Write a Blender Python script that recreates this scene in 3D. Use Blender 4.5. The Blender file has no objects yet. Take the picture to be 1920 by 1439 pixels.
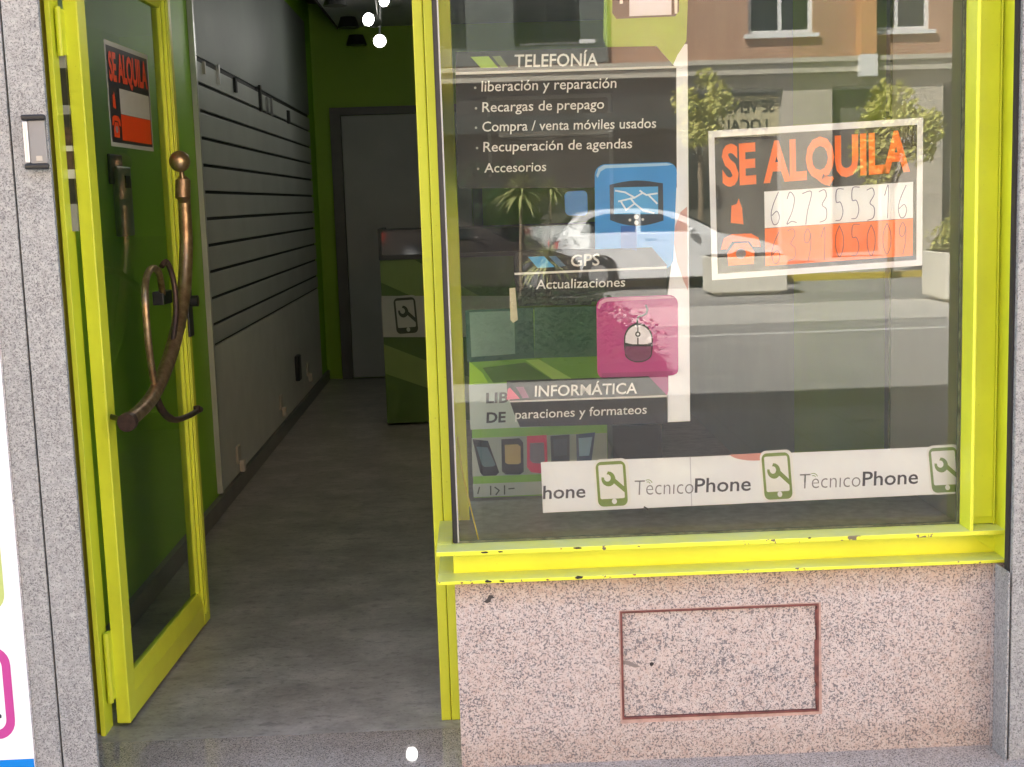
import bpy, bmesh, math, random
from mathutils import Vector, Matrix
R = math.radians
rnd = random.Random(7)
scene = bpy.context.scene
col = scene.collection

# ------------------------------------------------------------------ camera
F_PX, PITCH, ROLL, YAW = 2489.06, 0.1369125, -0.0329191, 0.0253621
CAM = Vector((0.0, 0.0, 1.5))
_fw = Vector((math.sin(YAW)*math.cos(PITCH), math.cos(YAW)*math.cos(PITCH), -math.sin(PITCH)))
_rt = _fw.cross(Vector((0, 0, 1))).normalized()
_up = _rt.cross(_fw)
_r = math.cos(ROLL)*_rt + math.sin(ROLL)*_up
_u = -math.sin(ROLL)*_rt + math.cos(ROLL)*_up
cam_data = bpy.data.cameras.new('camera')
cam = bpy.data.objects.new('camera', cam_data)
col.objects.link(cam)
cam_data.sensor_width = 36.0
cam_data.lens = 36.0*F_PX/1920.0
cam_data.clip_start = 0.05
cam_data.clip_end = 500.0
m3 = Matrix((_r, _u, -_fw)).transposed()
cam.matrix_world = Matrix.Translation(CAM) @ m3.to_4x4()
scene.camera = cam

# ------------------------------------------------------------------ light
SUN_EL, SUN_AZ = R(47), R(-45)            # azimuth measured from +Y (into the shop) towards +X
sun_dir = Vector((math.sin(SUN_AZ)*math.cos(SUN_EL), math.cos(SUN_AZ)*math.cos(SUN_EL), math.sin(SUN_EL)))
world = bpy.data.worlds.new('World')
scene.world = world
world.use_nodes = True
wn = world.node_tree
sky = wn.nodes.new('ShaderNodeTexSky')
sky.sky_type = 'NISHITA'
sky.sun_disc = False
sky.sun_elevation = SUN_EL
sky.sun_rotation = SUN_AZ
sky.dust_density = 4.0
sky.ozone_density = 0.8
bg = wn.nodes['Background']
bg.inputs[1].default_value = 0.08
wn.links.new(sky.outputs[0], bg.inputs[0])
sl = bpy.data.lights.new('sun', 'SUN')
sl.energy = 5.0
sl.angle = R(0.5)
sl.color = (1.0, 0.975, 0.93)
so = bpy.data.objects.new('sun', sl)
col.objects.link(so)
so.rotation_euler = (-sun_dir).to_track_quat('-Z', 'Y').to_euler()
scene.view_settings.view_transform = 'Standard'
scene.view_settings.look = 'None'
scene.view_settings.exposure = 3.2
scene.view_settings.gamma = 1.0
scene.cycles.max_bounces = 10
scene.cycles.diffuse_bounces = 5
scene.cycles.glossy_bounces = 5
scene.cycles.transparent_max_bounces = 24
scene.cycles.sample_clamp_indirect = 6.0


# ------------------------------------------------------------------ pixel of the photo -> point on a plane of the place
def ray(x, y):
    return _fw + _r*((x-960.0)/F_PX) - _u*((y-719.5)/F_PX)
def at(x, y, Y):
    d = ray(x, y); return CAM + d*(Y/d.y)
def atx(x, y, X):
    d = ray(x, y); return CAM + d*(X/d.x)
def atz(x, y, Z):
    d = ray(x, y); return CAM + d*((Z-CAM.z)/d.z)


# ------------------------------------------------------------------ mesh builder
class MB:
    def __init__(s): s.v = []; s.f = []; s.m = []
    def add(s, vs, fs, mi=0):
        b = len(s.v); s.v += [Vector(v) for v in vs]
        s.f += [tuple(b+i for i in f) for f in fs]; s.m += [mi]*len(fs); return s
    def box(s, x0, x1, y0, y1, z0, z1, mi=0, M=None):
        vs = [Vector((x, y, z)) for z in (z0, z1) for y in (y0, y1) for x in (x0, x1)]
        if M is not None: vs = [M @ v for v in vs]
        return s.add(vs, [(0, 2, 3, 1), (4, 5, 7, 6), (0, 1, 5, 4), (2, 6, 7, 3), (0, 4, 6, 2), (1, 3, 7, 5)], mi)
    def poly(s, pts, mi=0): return s.add(pts, [tuple(range(len(pts)))], mi)
    def prism(s, pts, d, mi=0):
        n = len(pts); d = Vector(d); pts = [Vector(p) for p in pts]
        return s.add(pts+[p+d for p in pts], [tuple(range(n))[::-1], tuple(range(n, 2*n))] + [(i, (i+1) % n, n+(i+1) % n, n+i) for i in range(n)], mi)
    def ring(s, a, b, mi=0):
        n = len(a)
        return s.add(list(a)+list(b), [(i, (i+1) % n, n+(i+1) % n, n+i) for i in range(n)], mi)
    def tube(s, pts, rad, seg=12, cap=True, mi=0):
        pts = [Vector(p) for p in pts]; n = len(pts)
        rr = rad if isinstance(rad, (list, tuple)) else [rad]*n
        ref = None; rings = []
        for i, p in enumerate(pts):
            t = (pts[min(i+1, n-1)]-pts[max(i-1, 0)]).normalized()
            if ref is None:
                ref = t.orthogonal().normalized()
            ref = (ref - t*ref.dot(t)).normalized()
            bi = t.cross(ref)
            rings.append([p + (ref*math.cos(2*math.pi*k/seg) + bi*math.sin(2*math.pi*k/seg))*rr[i] for k in range(seg)])
        vs = [v for r_ in rings for v in r_]
        fs = [(i*seg+k, i*seg+(k+1) % seg, (i+1)*seg+(k+1) % seg, (i+1)*seg+k) for i in range(n-1) for k in range(seg)]
        if cap: fs += [tuple(range(seg))[::-1], tuple((n-1)*seg+k for k in range(seg))]
        return s.add(vs, fs, mi)
    def sphere(s, c, r_, seg=16, rings=10, sc=(1, 1, 1), mi=0):
        c = Vector(c); vs = [c+Vector((0, 0, r_*sc[2]))]
        for i in range(1, rings):
            a = math.pi*i/rings
            for k in range(seg):
                b = 2*math.pi*k/seg
                vs.append(c+Vector((r_*sc[0]*math.sin(a)*math.cos(b), r_*sc[1]*math.sin(a)*math.sin(b), r_*sc[2]*math.cos(a))))
        vs.append(c-Vector((0, 0, r_*sc[2]))); L = len(vs)-1
        fs = [(0, 1+k, 1+(k+1) % seg) for k in range(seg)]
        for i in range(rings-2):
            for k in range(seg):
                a = 1+i*seg+k; b = 1+i*seg+(k+1) % seg
                fs.append((a, a+seg, b+seg, b))
        o = 1+(rings-2)*seg
        fs += [(o+k, L, o+(k+1) % seg) for k in range(seg)]
        return s.add(vs, fs, mi)
    def build(s, name, mats, parent=None, smooth=False, bevel=0):
        me = bpy.data.meshes.new(name)
        org = Vector((0, 0, 0))
        if parent is not None: org = parent.location.copy() if parent.parent is None else parent['_org'] and Vector(parent['_org'])
        if parent is not None:
            me.from_pydata([v-org for v in s.v], [], s.f)
        else:
            me.from_pydata(s.v, [], s.f)
        for m in (mats if isinstance(mats, (list, tuple)) else [mats]): me.materials.append(m)
        for p, i in zip(me.polygons, s.m): p.material_index = i
        me.update()
        bm = bmesh.new(); bm.from_mesh(me); 
        bmesh.ops.recalc_face_normals(bm, faces=bm.faces) if not getattr(s, 'flat', False) else None
        bm.to_mesh(me); bm.free()
        if smooth:
            for p in me.polygons: p.use_smooth = True
        o = bpy.data.objects.new(name, me); col.objects.link(o)
        if parent is not None: o.parent = parent
        o['_org'] = tuple(org)
        if smooth:
            md = o.modifiers.new('edge', 'EDGE_SPLIT'); md.split_angle = R(40)
        if bevel:
            b = o.modifiers.new('bevel', 'BEVEL'); b.width = bevel; b.segments = 2; b.limit_method = 'ANGLE'; b.angle_limit = R(40)
        return o

def tag(o, label, cat, group=None):
    o['label'] = label; o['category'] = cat
    if group: o['group'] = group
    return o
def thing(name, loc, label, cat, group=None):
    o = bpy.data.objects.new(name, None); col.objects.link(o)
    o.location = loc; o.empty_display_size = 0.1
    return tag(o, label, cat, group)
def structure(o, kind='structure'):
    o['kind'] = kind; return o
def copy_tree(o, off, parent=None):
    c = o.copy(); col.objects.link(c)
    if parent is None: c.location = o.location + Vector(off)
    else: c.parent = parent
    for ch in list(o.children): copy_tree(ch, off, c)
    return c


# ------------------------------------------------------------------ materials
class NB:
    def __init__(s, name):
        s.m = bpy.data.materials.new(name); s.m.use_nodes = True; s.t = s.m.node_tree
        s.b = s.t.nodes['Principled BSDF']; s.o = s.t.nodes['Material Output']
    def n(s, typ, **kw):
        nd = s.t.nodes.new('ShaderNode'+typ)
        for k, v in kw.items():
            if k.startswith('i_'):
                key = k[2:]; key = int(key) if key.isdigit() else key.replace('_', ' ')
                nd.inputs[key].default_value = v
            else: setattr(nd, k, v)
        return nd
    def l(s, a, b): s.t.links.new(a, b)
    def coord(s, sc=(1, 1, 1)):
        g = s.n('NewGeometry'); mp = s.n('Mapping'); mp.inputs['Scale'].default_value = sc
        s.l(g.outputs['Position'], mp.inputs[0]); return mp.outputs[0]
    def noise(s, v, scale, detail=4, rough=.6):
        nd = s.n('TexNoise'); s.l(v, nd.inputs['Vector'])
        nd.inputs['Scale'].default_value = scale; nd.inputs['Detail'].default_value = detail; nd.inputs['Roughness'].default_value = rough
        return nd.outputs['Fac']
    def ramp(s, fac, stops, interp='LINEAR'):
        nd = s.n('ValToRGB'); s.l(fac, nd.inputs[0]); cr = nd.color_ramp; cr.interpolation = interp
        while len(cr.elements) < len(stops): cr.elements.new(.5)
        for e, (p, c) in zip(cr.elements, stops):
            e.position = p; e.color = (c[0], c[1], c[2], 1) if not isinstance(c, (int, float)) else (c, c, c, 1)
        return nd.outputs[0]
    def mix(s, fac, a, b, mode='MIX'):
        nd = s.n('MixRGB', blend_type=mode)
        for i, x in ((0, fac), (1, a), (2, b)):
            if isinstance(x, (int, float)): nd.inputs[i].default_value = x if i == 0 else (x, x, x, 1)
            elif isinstance(x, tuple): nd.inputs[i].default_value = (x[0], x[1], x[2], 1)
            else: s.l(x, nd.inputs[i])
        return nd.outputs[0]
    def bump(s, h, strength=.2, dist=.002):
        nd = s.n('Bump'); s.l(h, nd.inputs['Height']); nd.inputs['Strength'].default_value = strength; nd.inputs['Distance'].default_value = dist
        s.l(nd.outputs[0], s.b.inputs['Normal'])
    def col(s, c):
        if isinstance(c, tuple): s.b.inputs['Base Color'].default_value = (c[0], c[1], c[2], 1)
        else: s.l(c, s.b.inputs['Base Color'])
    def rough(s, r_):
        if isinstance(r_, (int, float)): s.b.inputs['Roughness'].default_value = r_
        else: s.l(r_, s.b.inputs['Roughness'])

def plain(name, c, rough=.5, var=.12, metal=0, scale=6.0, bump=0, spec=.5):
    k = NB(name); v = k.coord()
    f = k.noise(v, scale, 5)
    lo = tuple(x*(1-var) for x in c); hi = tuple(min(1, x*(1+var)) for x in c)
    k.col(k.ramp(f, [(.3, lo), (.7, hi)]))
    k.rough(rough); k.b.inputs['Metallic'].default_value = metal
    k.b.inputs['Specular IOR Level'].default_value = spec
    if bump:
        k.bump(k.noise(v, scale*25, 3), bump, .001)
    return k.m

def granite(name, stops, cell=95.0, stain=(.5, .4, .3), rough=.45, spec=.4, dark=.5, dcol=(.07, .07, .075), cover=.60, soft=.35, drip=None):
    """speckled stone: soft mineral mottling + small grains + short dark flecks + faint blotches"""
    k = NB(name); v = k.coord()
    vo = k.n('TexVoronoi'); k.l(v, vo.inputs['Vector']); vo.inputs['Scale'].default_value = cell*1.3
    sep = k.n('SeparateColor'); k.l(vo.outputs['Color'], sep.inputs[0])
    grains = k.ramp(sep.outputs[0], stops, 'CONSTANT')
    soft_c = k.ramp(k.noise(v, cell*.55, 3, .6), [(.3+.4*p, c) for p, c in stops])
    c = k.mix(soft, soft_c, grains)
    big = k.noise(v, cell*.10, 3)
    fl = None
    for sc, off in ((cell*1.5, 0.0), (cell*2.6, .0)):
        f = k.noise(v, sc, 2.5, .55)
        ad = k.n('Math', operation='MULTIPLY_ADD'); k.l(big, ad.inputs[0]); ad.inputs[1].default_value = .12; k.l(f, ad.inputs[2])
        mk = k.ramp(ad.outputs[0], [(cover+.06+off, 0.0), (cover+.10+off, 1.0)])
        mm = k.n('Math', operation='MULTIPLY'); k.l(mk, mm.inputs[0]); mm.inputs[1].default_value = dark*(1 if off == 0 else .7)
        c = k.mix(mm.outputs[0], c, dcol)
    b2 = k.noise(v, 3.2, 3)
    c = k.mix(k.ramp(b2, [(.42, 0.0), (.75, .3)]), c, stain, 'MULTIPLY') if stain else c
    if drip:      # ochre rain stain running down from a ledge at height drip
        g = k.n('NewGeometry'); se = k.n('SeparateXYZ'); k.l(g.outputs['Position'], se.inputs[0])
        vv = k.coord((9, 9, 1.2)); nz = k.noise(vv, 1.0, 4)
        h = k.n('Math', operation='MULTIPLY_ADD'); k.l(nz, h.inputs[0]); h.inputs[1].default_value = .10; k.l(se.outputs[2], h.inputs[2])
        c = k.mix(k.ramp(h.outputs[0], [(drip-.02, 0.0), (drip+.055, .8)]), c, (.80, .66, .45), 'MULTIPLY')
        low = k.n('Math', operation='MULTIPLY_ADD'); k.l(nz, low.inputs[0]); low.inputs[1].default_value = -.10; k.l(se.outputs[2], low.inputs[2])
        c = k.mix(k.ramp(low.outputs[0], [(-.03, .4), (.05, 0.0)]), c, (.80, .74, .66), 'MULTIPLY')
    k.col(c); k.rough(rough); k.b.inputs['Specular IOR Level'].default_value = spec
    return k

M = {}
# yellow-green paint with dust and chips along the lips
def paint(name, base, chips=None, rough=.38):
    k = NB(name); v = k.coord()
    c = k.ramp(k.noise(v, 3.5, 4), [(.3, tuple(x*.9 for x in base)), (.7, tuple(x*1.06 for x in base))])
    d = k.noise(v, 22, 6, .7)
    c = k.mix(k.ramp(d, [(.6, 0.0), (.8, .16)]), c, (.42, .42, .2))
    # small specks of grime
    sp = k.noise(v, 140, 2)
    c = k.mix(k.ramp(sp, [(.70, 0.0), (.76, .35)]), c, (.2, .19, .05))
    if chips:
        g = k.n('NewGeometry'); se = k.n('SeparateXYZ'); k.l(g.outputs['Position'], se.inputs[0])
        lip = k.n('Math', operation='LESS_THAN'); k.l(se.outputs[1], lip.inputs[0]); lip.inputs[1].default_value = chips
        cn = k.noise(v, 17, 4, .75)
        th = k.ramp(cn, [(.615, 0.0), (.63, 1.0)])
        mu = k.n('Math', operation='MULTIPLY'); k.l(lip.outputs[0], mu.inputs[0]); k.l(th, mu.inputs[1])
        c = k.mix(mu.outputs[0], c, (.14, .12, .07))
        # wiped, dusty top of the flange
        tp = k.n('SeparateXYZ'); k.l(g.outputs['Normal'], tp.inputs[0])
        up = k.n('Math', operation='GREATER_THAN'); k.l(tp.outputs[2], up.inputs[0]); up.inputs[1].default_value = .7
        du = k.n('Math', operation='MULTIPLY'); k.l(up.outputs[0], du.inputs[0]); k.l(k.ramp(k.noise(v, 12, 6, .7), [(.3, .3), (.65, .75)]), du.inputs[1])
        c = k.mix(du.outputs[0], c, (.58, .64, .33))
    k.col(c); k.rough(rough)
    k.bump(k.noise(v, 90, 3), .12, .001)
    return k.m
YEL = (.70, .765, .045)
M['yellow'] = paint('lime_yellow_paint', YEL)
M['yellow_sill'] = paint('lime_yellow_sill_paint', (.76, .79, .045), chips=3.3745)
M['grey_granite'] = granite('grey_granite', [(0, (.21, .215, .21)), (.18, (.28, .29, .28)), (.5, (.335, .345, .33)), (.8, (.40, .41, .39))], 120, (.8, .8, .82), dark=.75, dcol=(.10, .10, .105), cover=.57).m
M['pale_granite'] = granite('pale_granite_edge', [(0, (.45, .45, .46)), (.3, (.58, .58, .58)), (.7, (.68, .67, .66))], 110, None, dark=.8, dcol=(.16, .16, .17)).m
M['pink_granite'] = granite('pink_granite', [(0, (.44, .345, .295)), (.25, (.50, .42, .375)), (.5, (.525, .455, .41)), (.72, (.56, .51, .47)), (.9, (.40, .37, .35))], 100, (.86, .78, .68), dark=.8, dcol=(.10, .10, .112), cover=.562, drip=.50).m
M['threshold'] = granite('threshold_granite', [(0, (.33, .29, .25)), (.4, (.42, .375, .325)), (.75, (.50, .45, .395))], 120, (.75, .72, .7), rough=.02, spec=.22, dark=.75, dcol=(.06, .055, .05), cover=.56).m
M['joint'] = plain('dark_joint', (.025, .023, .022), .9)

def polished_floor():
    k = NB('polished_floor'); v = k.coord((1.3, 1.6, 1)); v2 = k.coord((16, 26, 1))
    a = k.noise(v, 2.6, 10, .78); b = k.noise(v2, 1.0, 4, .6); f = k.noise(k.coord((60, 95, 1)), 1.0, 2, .5)
    c = k.ramp(a, [(.32, (.20, .188, .165)), (.5, (.33, .312, .28)), (.68, (.50, .475, .43))])
    c = k.mix(k.ramp(b, [(.32, .5), (.46, 0.0)]), c, (.13, .125, .115))
    c = k.mix(k.ramp(f, [(.60, 0.0), (.70, .5)]), c, (.10, .095, .09))
    k.col(c); k.rough(k.ramp(a, [(.3, .30), (.7, .42)])); k.b.inputs['Specular IOR Level'].default_value = .3
    return k.m
M['floor'] = polished_floor()
M['green_wall'] = plain('lime_wall_paint', (.26, .42, .012), .55, .08, scale=2)
M['white_wall'] = plain('off_white_wall', (.80, .83, .82), .6, .05, scale=2)
M['ceiling'] = plain('ceiling_white', (.6, .62, .6), .7, .05)
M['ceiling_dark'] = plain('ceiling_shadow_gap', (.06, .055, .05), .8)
M['slat'] = plain('grey_slatwall', (.42, .44, .41), .5, .07, scale=3)
M['groove'] = plain('slat_groove', (.02, .022, .02), .7)
M['white_panel'] = plain('dado_panel', (.60, .61, .56), .5, .06)
M['trim'] = plain('aluminium_trim', (.55, .55, .52), .35, .06, metal=.3)
M['grey_door'] = plain('grey_inner_door', (.38, .38, .37), .5, .08, scale=3)
M['door_trim'] = plain('dark_architrave', (.12, .11, .10), .5)
M['skirting'] = plain('skirting', (.20, .20, .185), .4)
M['rubber'] = plain('black_rubber', (.012, .012, .013), .5)
M['black'] = plain('black_plastic', (.014, .014, .014), .35)
M['alu'] = plain('brushed_aluminium', (.62, .62, .62), .3, .05, metal=.75)
M['grey_plastic'] = plain('grey_plate', (.24, .24, .235), .3, .06)
M['beige'] = plain('beige_plastic', (.50, .47, .40), .4)
M['rust'] = plain('rusty_frame', (.16, .055, .045), .75, .4, scale=30, bump=.4)
M['rust_halo'] = plain('rust_stain', (.44, .30, .25), .7, .25, scale=40)
M['wire'] = plain('yellow_wire', (.62, .55, .05), .45)
def bronze():
    k = NB('aged_bronze'); v = k.coord()
    a = k.noise(v, 30, 5, .65)
    c = k.ramp(a, [(.33, (.27, .17, .095)), (.5, (.40, .27, .15)), (.7, (.56, .41, .24))])
    k.col(c); k.b.inputs['Metallic'].default_value = .85; k.rough(k.ramp(a, [(.3, .42), (.7, .27)]))
    k.bump(k.noise(v, 120, 3), .12, .001)
    return k.m
M['bronze'] = bronze()
M['bronze_dark'] = plain('dark_bronze', (.10, .065, .05), .45, .3, metal=.7, scale=40)

def glass_mat(name, ior, tint=(1, 1, 1), dirt=.0):
    k = NB(name); k.t.nodes.remove(k.b)
    fr = k.n('Fresnel'); fr.inputs['IOR'].default_value = ior
    tr = k.n('BsdfTransparent'); tr.inputs[0].default_value = (*tint, 1)
    gl = k.n('BsdfGlossy'); gl.inputs['Roughness'].default_value = 0.0
    mx = k.n('MixShader'); k.l(fr.outputs[0], mx.inputs[0]); k.l(tr.outputs[0], mx.inputs[1]); k.l(gl.outputs[0], mx.inputs[2])
    out = mx.outputs[0]
    if dirt:
        df = k.n('BsdfDiffuse'); df.inputs[0].default_value = (.6, .63, .6, 1)
        v = k.coord((1, 1, .5)); m2 = k.n('MixShader')
        mm = k.n('Math', operation='MULTIPLY'); k.l(k.ramp(k.noise(v, 7, 6, .7), [(.4, .25), (.75, 1.0)]), mm.inputs[0]); mm.inputs[1].default_value = dirt
        k.l(mm.outputs[0], m2.inputs[0]); k.l(out, m2.inputs[1]); k.l(df.outputs[0], m2.inputs[2]); out = m2.outputs[0]
    k.l(out, k.o.inputs[0])
    return k.m
def clear_mat(name, tint):
    k = NB(name); k.t.nodes.remove(k.b)
    tr = k.n('BsdfTransparent'); tr.inputs[0].default_value = (*tint, 1); k.l(tr.outputs[0], k.o.inputs[0])
    return k.m
M['glass'] = glass_mat('shop_glass', 1.72, (.985, .995, .99), .03)
M['glass_back'] = clear_mat('glass_rear_face', (.97, .985, .975))
M['glass_edge'] = plain('glass_edge', (.10, .16, .13), .2)
M['door_glass'] = glass_mat('door_glass', 1.25, (.95, .98, .95), .015)
def car_glass():
    k = NB('dark_window_glass'); k.col((.02, .024, .026)); k.rough(.04); k.b.inputs['Specular IOR Level'].default_value = .8; return k.m
M['car_glass'] = car_glass()

def emit(name, c, s):
    k = NB(name); k.b.inputs['Emission Color'].default_value = (*c, 1); k.b.inputs['Emission Strength'].default_value = s; return k.m
M['lamp'] = emit('lit_lamp', (1.0, .98, .94), 3.0)

_flat = {}
def ink(hexcol, rough=.35):
    """printed colour, given as the sRGB of the print itself"""
    if hexcol in _flat: return _flat[hexcol]
    c = tuple(int(hexcol[i:i+2], 16)/255 for i in (0, 2, 4))
    c = tuple(x/12.92 if x < .04045 else ((x+.055)/1.055)**2.4 for x in c)
    _flat[hexcol] = plain('ink_'+hexcol, c, rough, .05, scale=9, spec=.3)
    return _flat[hexcol]


# ================================================================== the setting
def slab(name, x0, x1, y0, y1, z0, z1, m): return structure(MB().box(x0, x1, y0, y1, z0, z1).build(name, m))

def asphalt():
    k = NB('asphalt'); v = k.coord()
    a = k.noise(v, .35, 5); b = k.noise(v, 60, 3)
    c = k.ramp(a, [(.3, (.33, .318, .285)), (.7, (.43, .41, .37))])
    c = k.mix(k.ramp(b, [(.4, .35), (.6, 0.0)]), c, (.08, .08, .075))
    k.col(c); k.rough(.85); return k.m
def paving():
    k = NB('paving_tiles'); v = k.coord()
    br = k.n('TexBrick'); k.l(v, br.inputs['Vector']); br.inputs['Scale'].default_value = 2.5
    br.offset = 0; br.inputs['Brick Width'].default_value = 1; br.inputs['Row Height'].default_value = 1; br.inputs['Mortar Size'].default_value = .012
    br.inputs['Color1'].default_value = (.46, .45, .43, 1); br.inputs['Color2'].default_value = (.52, .51, .48, 1); br.inputs['Mortar'].default_value = (.15, .14, .13, 1)
    c = k.mix(k.ramp(k.noise(v, 3, 5), [(.4, 0.0), (.7, .35)]), br.outputs[0], (.2, .2, .19))
    k.col(c); k.rough(.75); return k.m
M['asphalt'] = asphalt(); M['paving'] = paving()
M['paint_white'] = plain('road_paint', (.62, .61, .56), .7, .15, scale=14)
M['paint_yellow'] = plain('road_paint_yellow', (.55, .42, .08), .7, .15, scale=14)
slab('ground', -60, 60, -60, 40, -.9, -.4, M['asphalt'])
slab('road', -40, 40, -15.5, -2.4, -.4, -.12, M['asphalt'])
slab('pavement', -40, 40, -2.25, 3.30, -.4, -.006, M['paving'])
slab('kerb', -40, 40, -2.4, -2.25, -.4, -.004, M['grey_granite'])
slab('opposite_pavement', -40, 40, -60, -17.2, -.4, -.02, M['paving'])
slab('parking_lane', -40, 40, -17.2, -15.5, -.4, -.118, M['asphalt'])
for y0, y1 in ((-8.35, -8.2), (-12.3, -9.5)):
    slab('road_marking', -40, 40, y0, y1, -.119, -.116, M['paint_white'] if y1-y0 < .3 else plain('concrete_strip', (.54, .52, .46), .8, .1))
slab('kerb_line', -40, 40, -17.35, -17.05, -.30, -.012, M['paint_yellow'])

# polished shop floor and the granite threshold in front of it
slab('shop_floor', -1.45, 1.60, 3.66, 11.6, -.2, 0.0, M['floor'])
slab('threshold', -1.6, 1.60, 3.20, 3.66, -.2, .0, M['threshold'])

# ---------------- our building
bld = thing('shop_building', (0, 3.7, 0), 'building whose ground floor holds the lime green shopfront', 'building')
def wall_part(name, m, *boxes):
    b = MB()
    for q in boxes: b.box(*q)
    return b.build(name, m, bld)
M['stone'] = plain('upper_stone', (.42, .39, .34), .8, .1, scale=3)
wall_part('upper_wall', M['stone'], (-16, 16, 3.45, 14, 3.42, 10.9), (-16, -1.46, 3.75, 14, -.1, 3.42), (1.62, 16, 3.75, 14, -.1, 3.42), (-1.46, 1.62, 11.75, 14, -.1, 3.42))
wall_part('shopfront_header', M['yellow'], (-1.10, 1.386, 3.42, 3.74, 2.40, 3.415))
wall_part('neighbour_wall', M['stone'], (-16, -2.4, 3.36, 3.745, -.1, 3.415), (2.6, 16, 3.36, 3.745, -.1, 3.415))
wall_part('back_wall', M['green_wall'], (-1.459, 1.619, 11.6, 11.745, -.1, 3.415))
wall_part('left_wall', plain('bright_lime_wall_paint', (.30, .62, .02), .5, .06, scale=2), (-1.455, -1.322, 3.80, 11.599, -.1, 3.415))
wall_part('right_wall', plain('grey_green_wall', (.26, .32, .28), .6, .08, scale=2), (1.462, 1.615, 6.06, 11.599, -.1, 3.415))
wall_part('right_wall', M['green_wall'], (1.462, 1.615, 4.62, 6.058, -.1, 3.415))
wall_part('wall_corner_post', plain('dark_green_post', (.07, .12, .01), .5), (1.350, 1.4615, 4.301, 4.34, -.1, 3.41))
b = MB(); b.prism([(1.283, 3.467, .4), (1.358, 4.30, .4), (1.46, 4.30, .4), (1.46, 3.467, .4)], (0, 0, 2.1)); b.build('display_side_wall', M['white_wall'], bld)
wall_part('ceiling', M['ceiling'], (-1.08, 1.46, 3.80, 11.598, 3.0, 3.06))
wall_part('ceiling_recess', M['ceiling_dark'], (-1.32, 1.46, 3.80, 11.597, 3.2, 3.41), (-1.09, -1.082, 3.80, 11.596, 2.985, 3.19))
wall_part('skirting_board', M['skirting'], (-1.321, -1.295, 3.82, 11.55, 0.0, .085))

# grey slatwall with its upper ledge, dado panel under it
YS0, YS1 = 6.56, 11.05
sw = thing('slatwall', (-1.31, YS0, .85), 'grey slatted display wall with dark horizontal grooves along the left side', 'slatwall')
g = MB(); zs = [2.112, 1.846, 1.668, 1.470, 1.30, 1.13, .985]
zz = [2.112-.1305*i for i in range(10)]
zlist = [2.225] + zz + [.835]
for i in range(len(zlist)-1):
    t_, b_ = zlist[i], zlist[i+1]
    g.box(-1.318, -1.300, YS0, YS1, b_+.008, t_-.008)
g.build('slat_panel', M['slat'], sw, bevel=.003)
MB().box(-1.3215, -1.3125, YS0, YS1, .83, 2.245).build('groove_channel', M['groove'], sw)
MB().box(-1.320, -1.294, YS0-.035, YS0-.001, .10, 2.9).build('edge_trim', M['trim'], sw)
MB().box(-1.321, -1.302, YS0, YS1, .10, .829).build('dado_panel', M['white_panel'], sw)
tp = MB().box(-1.321, -1.306, YS0, 11.1, 2.246, 2.99); tp.build('upper_panel', plain('grey_upper_wall', (.26, .285, .27), .6, .06, scale=2), sw)
# odd hooks and little cards left along the top slat
for i, (x, y, c, w, h) in enumerate(((381, 128, 'beige', .02, .06), (408, 140, 'alu', .03, .10), (440, 160, 'groove', .05, .08), (487, 185, 'black', .05, .16), (500, 197, 'grey_plastic', .03, .10), (508, 201, 'grey_plastic', .03, .11), (540, 220, 'groove', .08, .09))):
    p = atx(x, y, -1.296)
    o = MB().box(-1.2995, -1.285, p.y-w/2, p.y+w/2, p.z-h/2, p.z+h/2).build('slatwall_hook', M[c])
    tag(o, ['pale tag hook nearest the door on the slatwall top', 'bright metal hook second from the door on the slatwall top', 'dark green card hook on the slatwall top left of the black one',
            'tall black hook on the slatwall top', 'thin grey hook just beyond the tall black one', 'thin grey hook second beyond the tall black one', 'dark hook at the far end of the slatwall top'][i], 'hook', 'hooks left on the slatwall')
# sockets on the dado
for i, (x, y) in enumerate(((447, 865), (527, 765), (577, 702))):
    p = atx(x, y, -1.298)
    s_ = thing('wall_socket', p, ['nearest cream wall socket with a plug low on the left wall', 'middle cream wall socket low on the left wall', 'farthest cream wall socket low on the left wall by the green wall'][i], 'socket', 'sockets along the left wall')
    MB().box(-1.3015, -1.288, p.y-.045, p.y+.045, p.z-.01, p.z+.085).build('face_plate', M['beige'], s_, bevel=.004)
    MB().box(-1.290, -1.262, p.y-.02, p.y+.02, p.z-.055, p.z+.005).build('plug', M['beige'], s_, bevel=.004)
p = atx(556, 690, -1.298)
tag(MB().box(-1.3015, -1.27, p.y-.06, p.y+.06, p.z-.09, p.z+.09).build('switch_box', M['black'], bevel=.006), 'small black box on the left wall beside the farthest socket', 'switch box')

# inner grey door and its architrave on the back wall
idr = thing('inner_door', (-.5, 11.58, 0), 'dark grey flush door in the green back wall of the shop', 'door')
MB().box(-1.09, .0, 11.55, 11.598, .01, 2.26).build('door_leaf', M['grey_door'], idr, bevel=.004)
MB().box(-1.185, -1.095, 11.54, 11.599, 0.0, 2.33).box(-1.095, .1, 11.54, 11.5985, 2.265, 2.33).box(.005, .09, 11.54, 11.599, 0, 2.265).build('architrave', M['door_trim'], idr)

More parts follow.
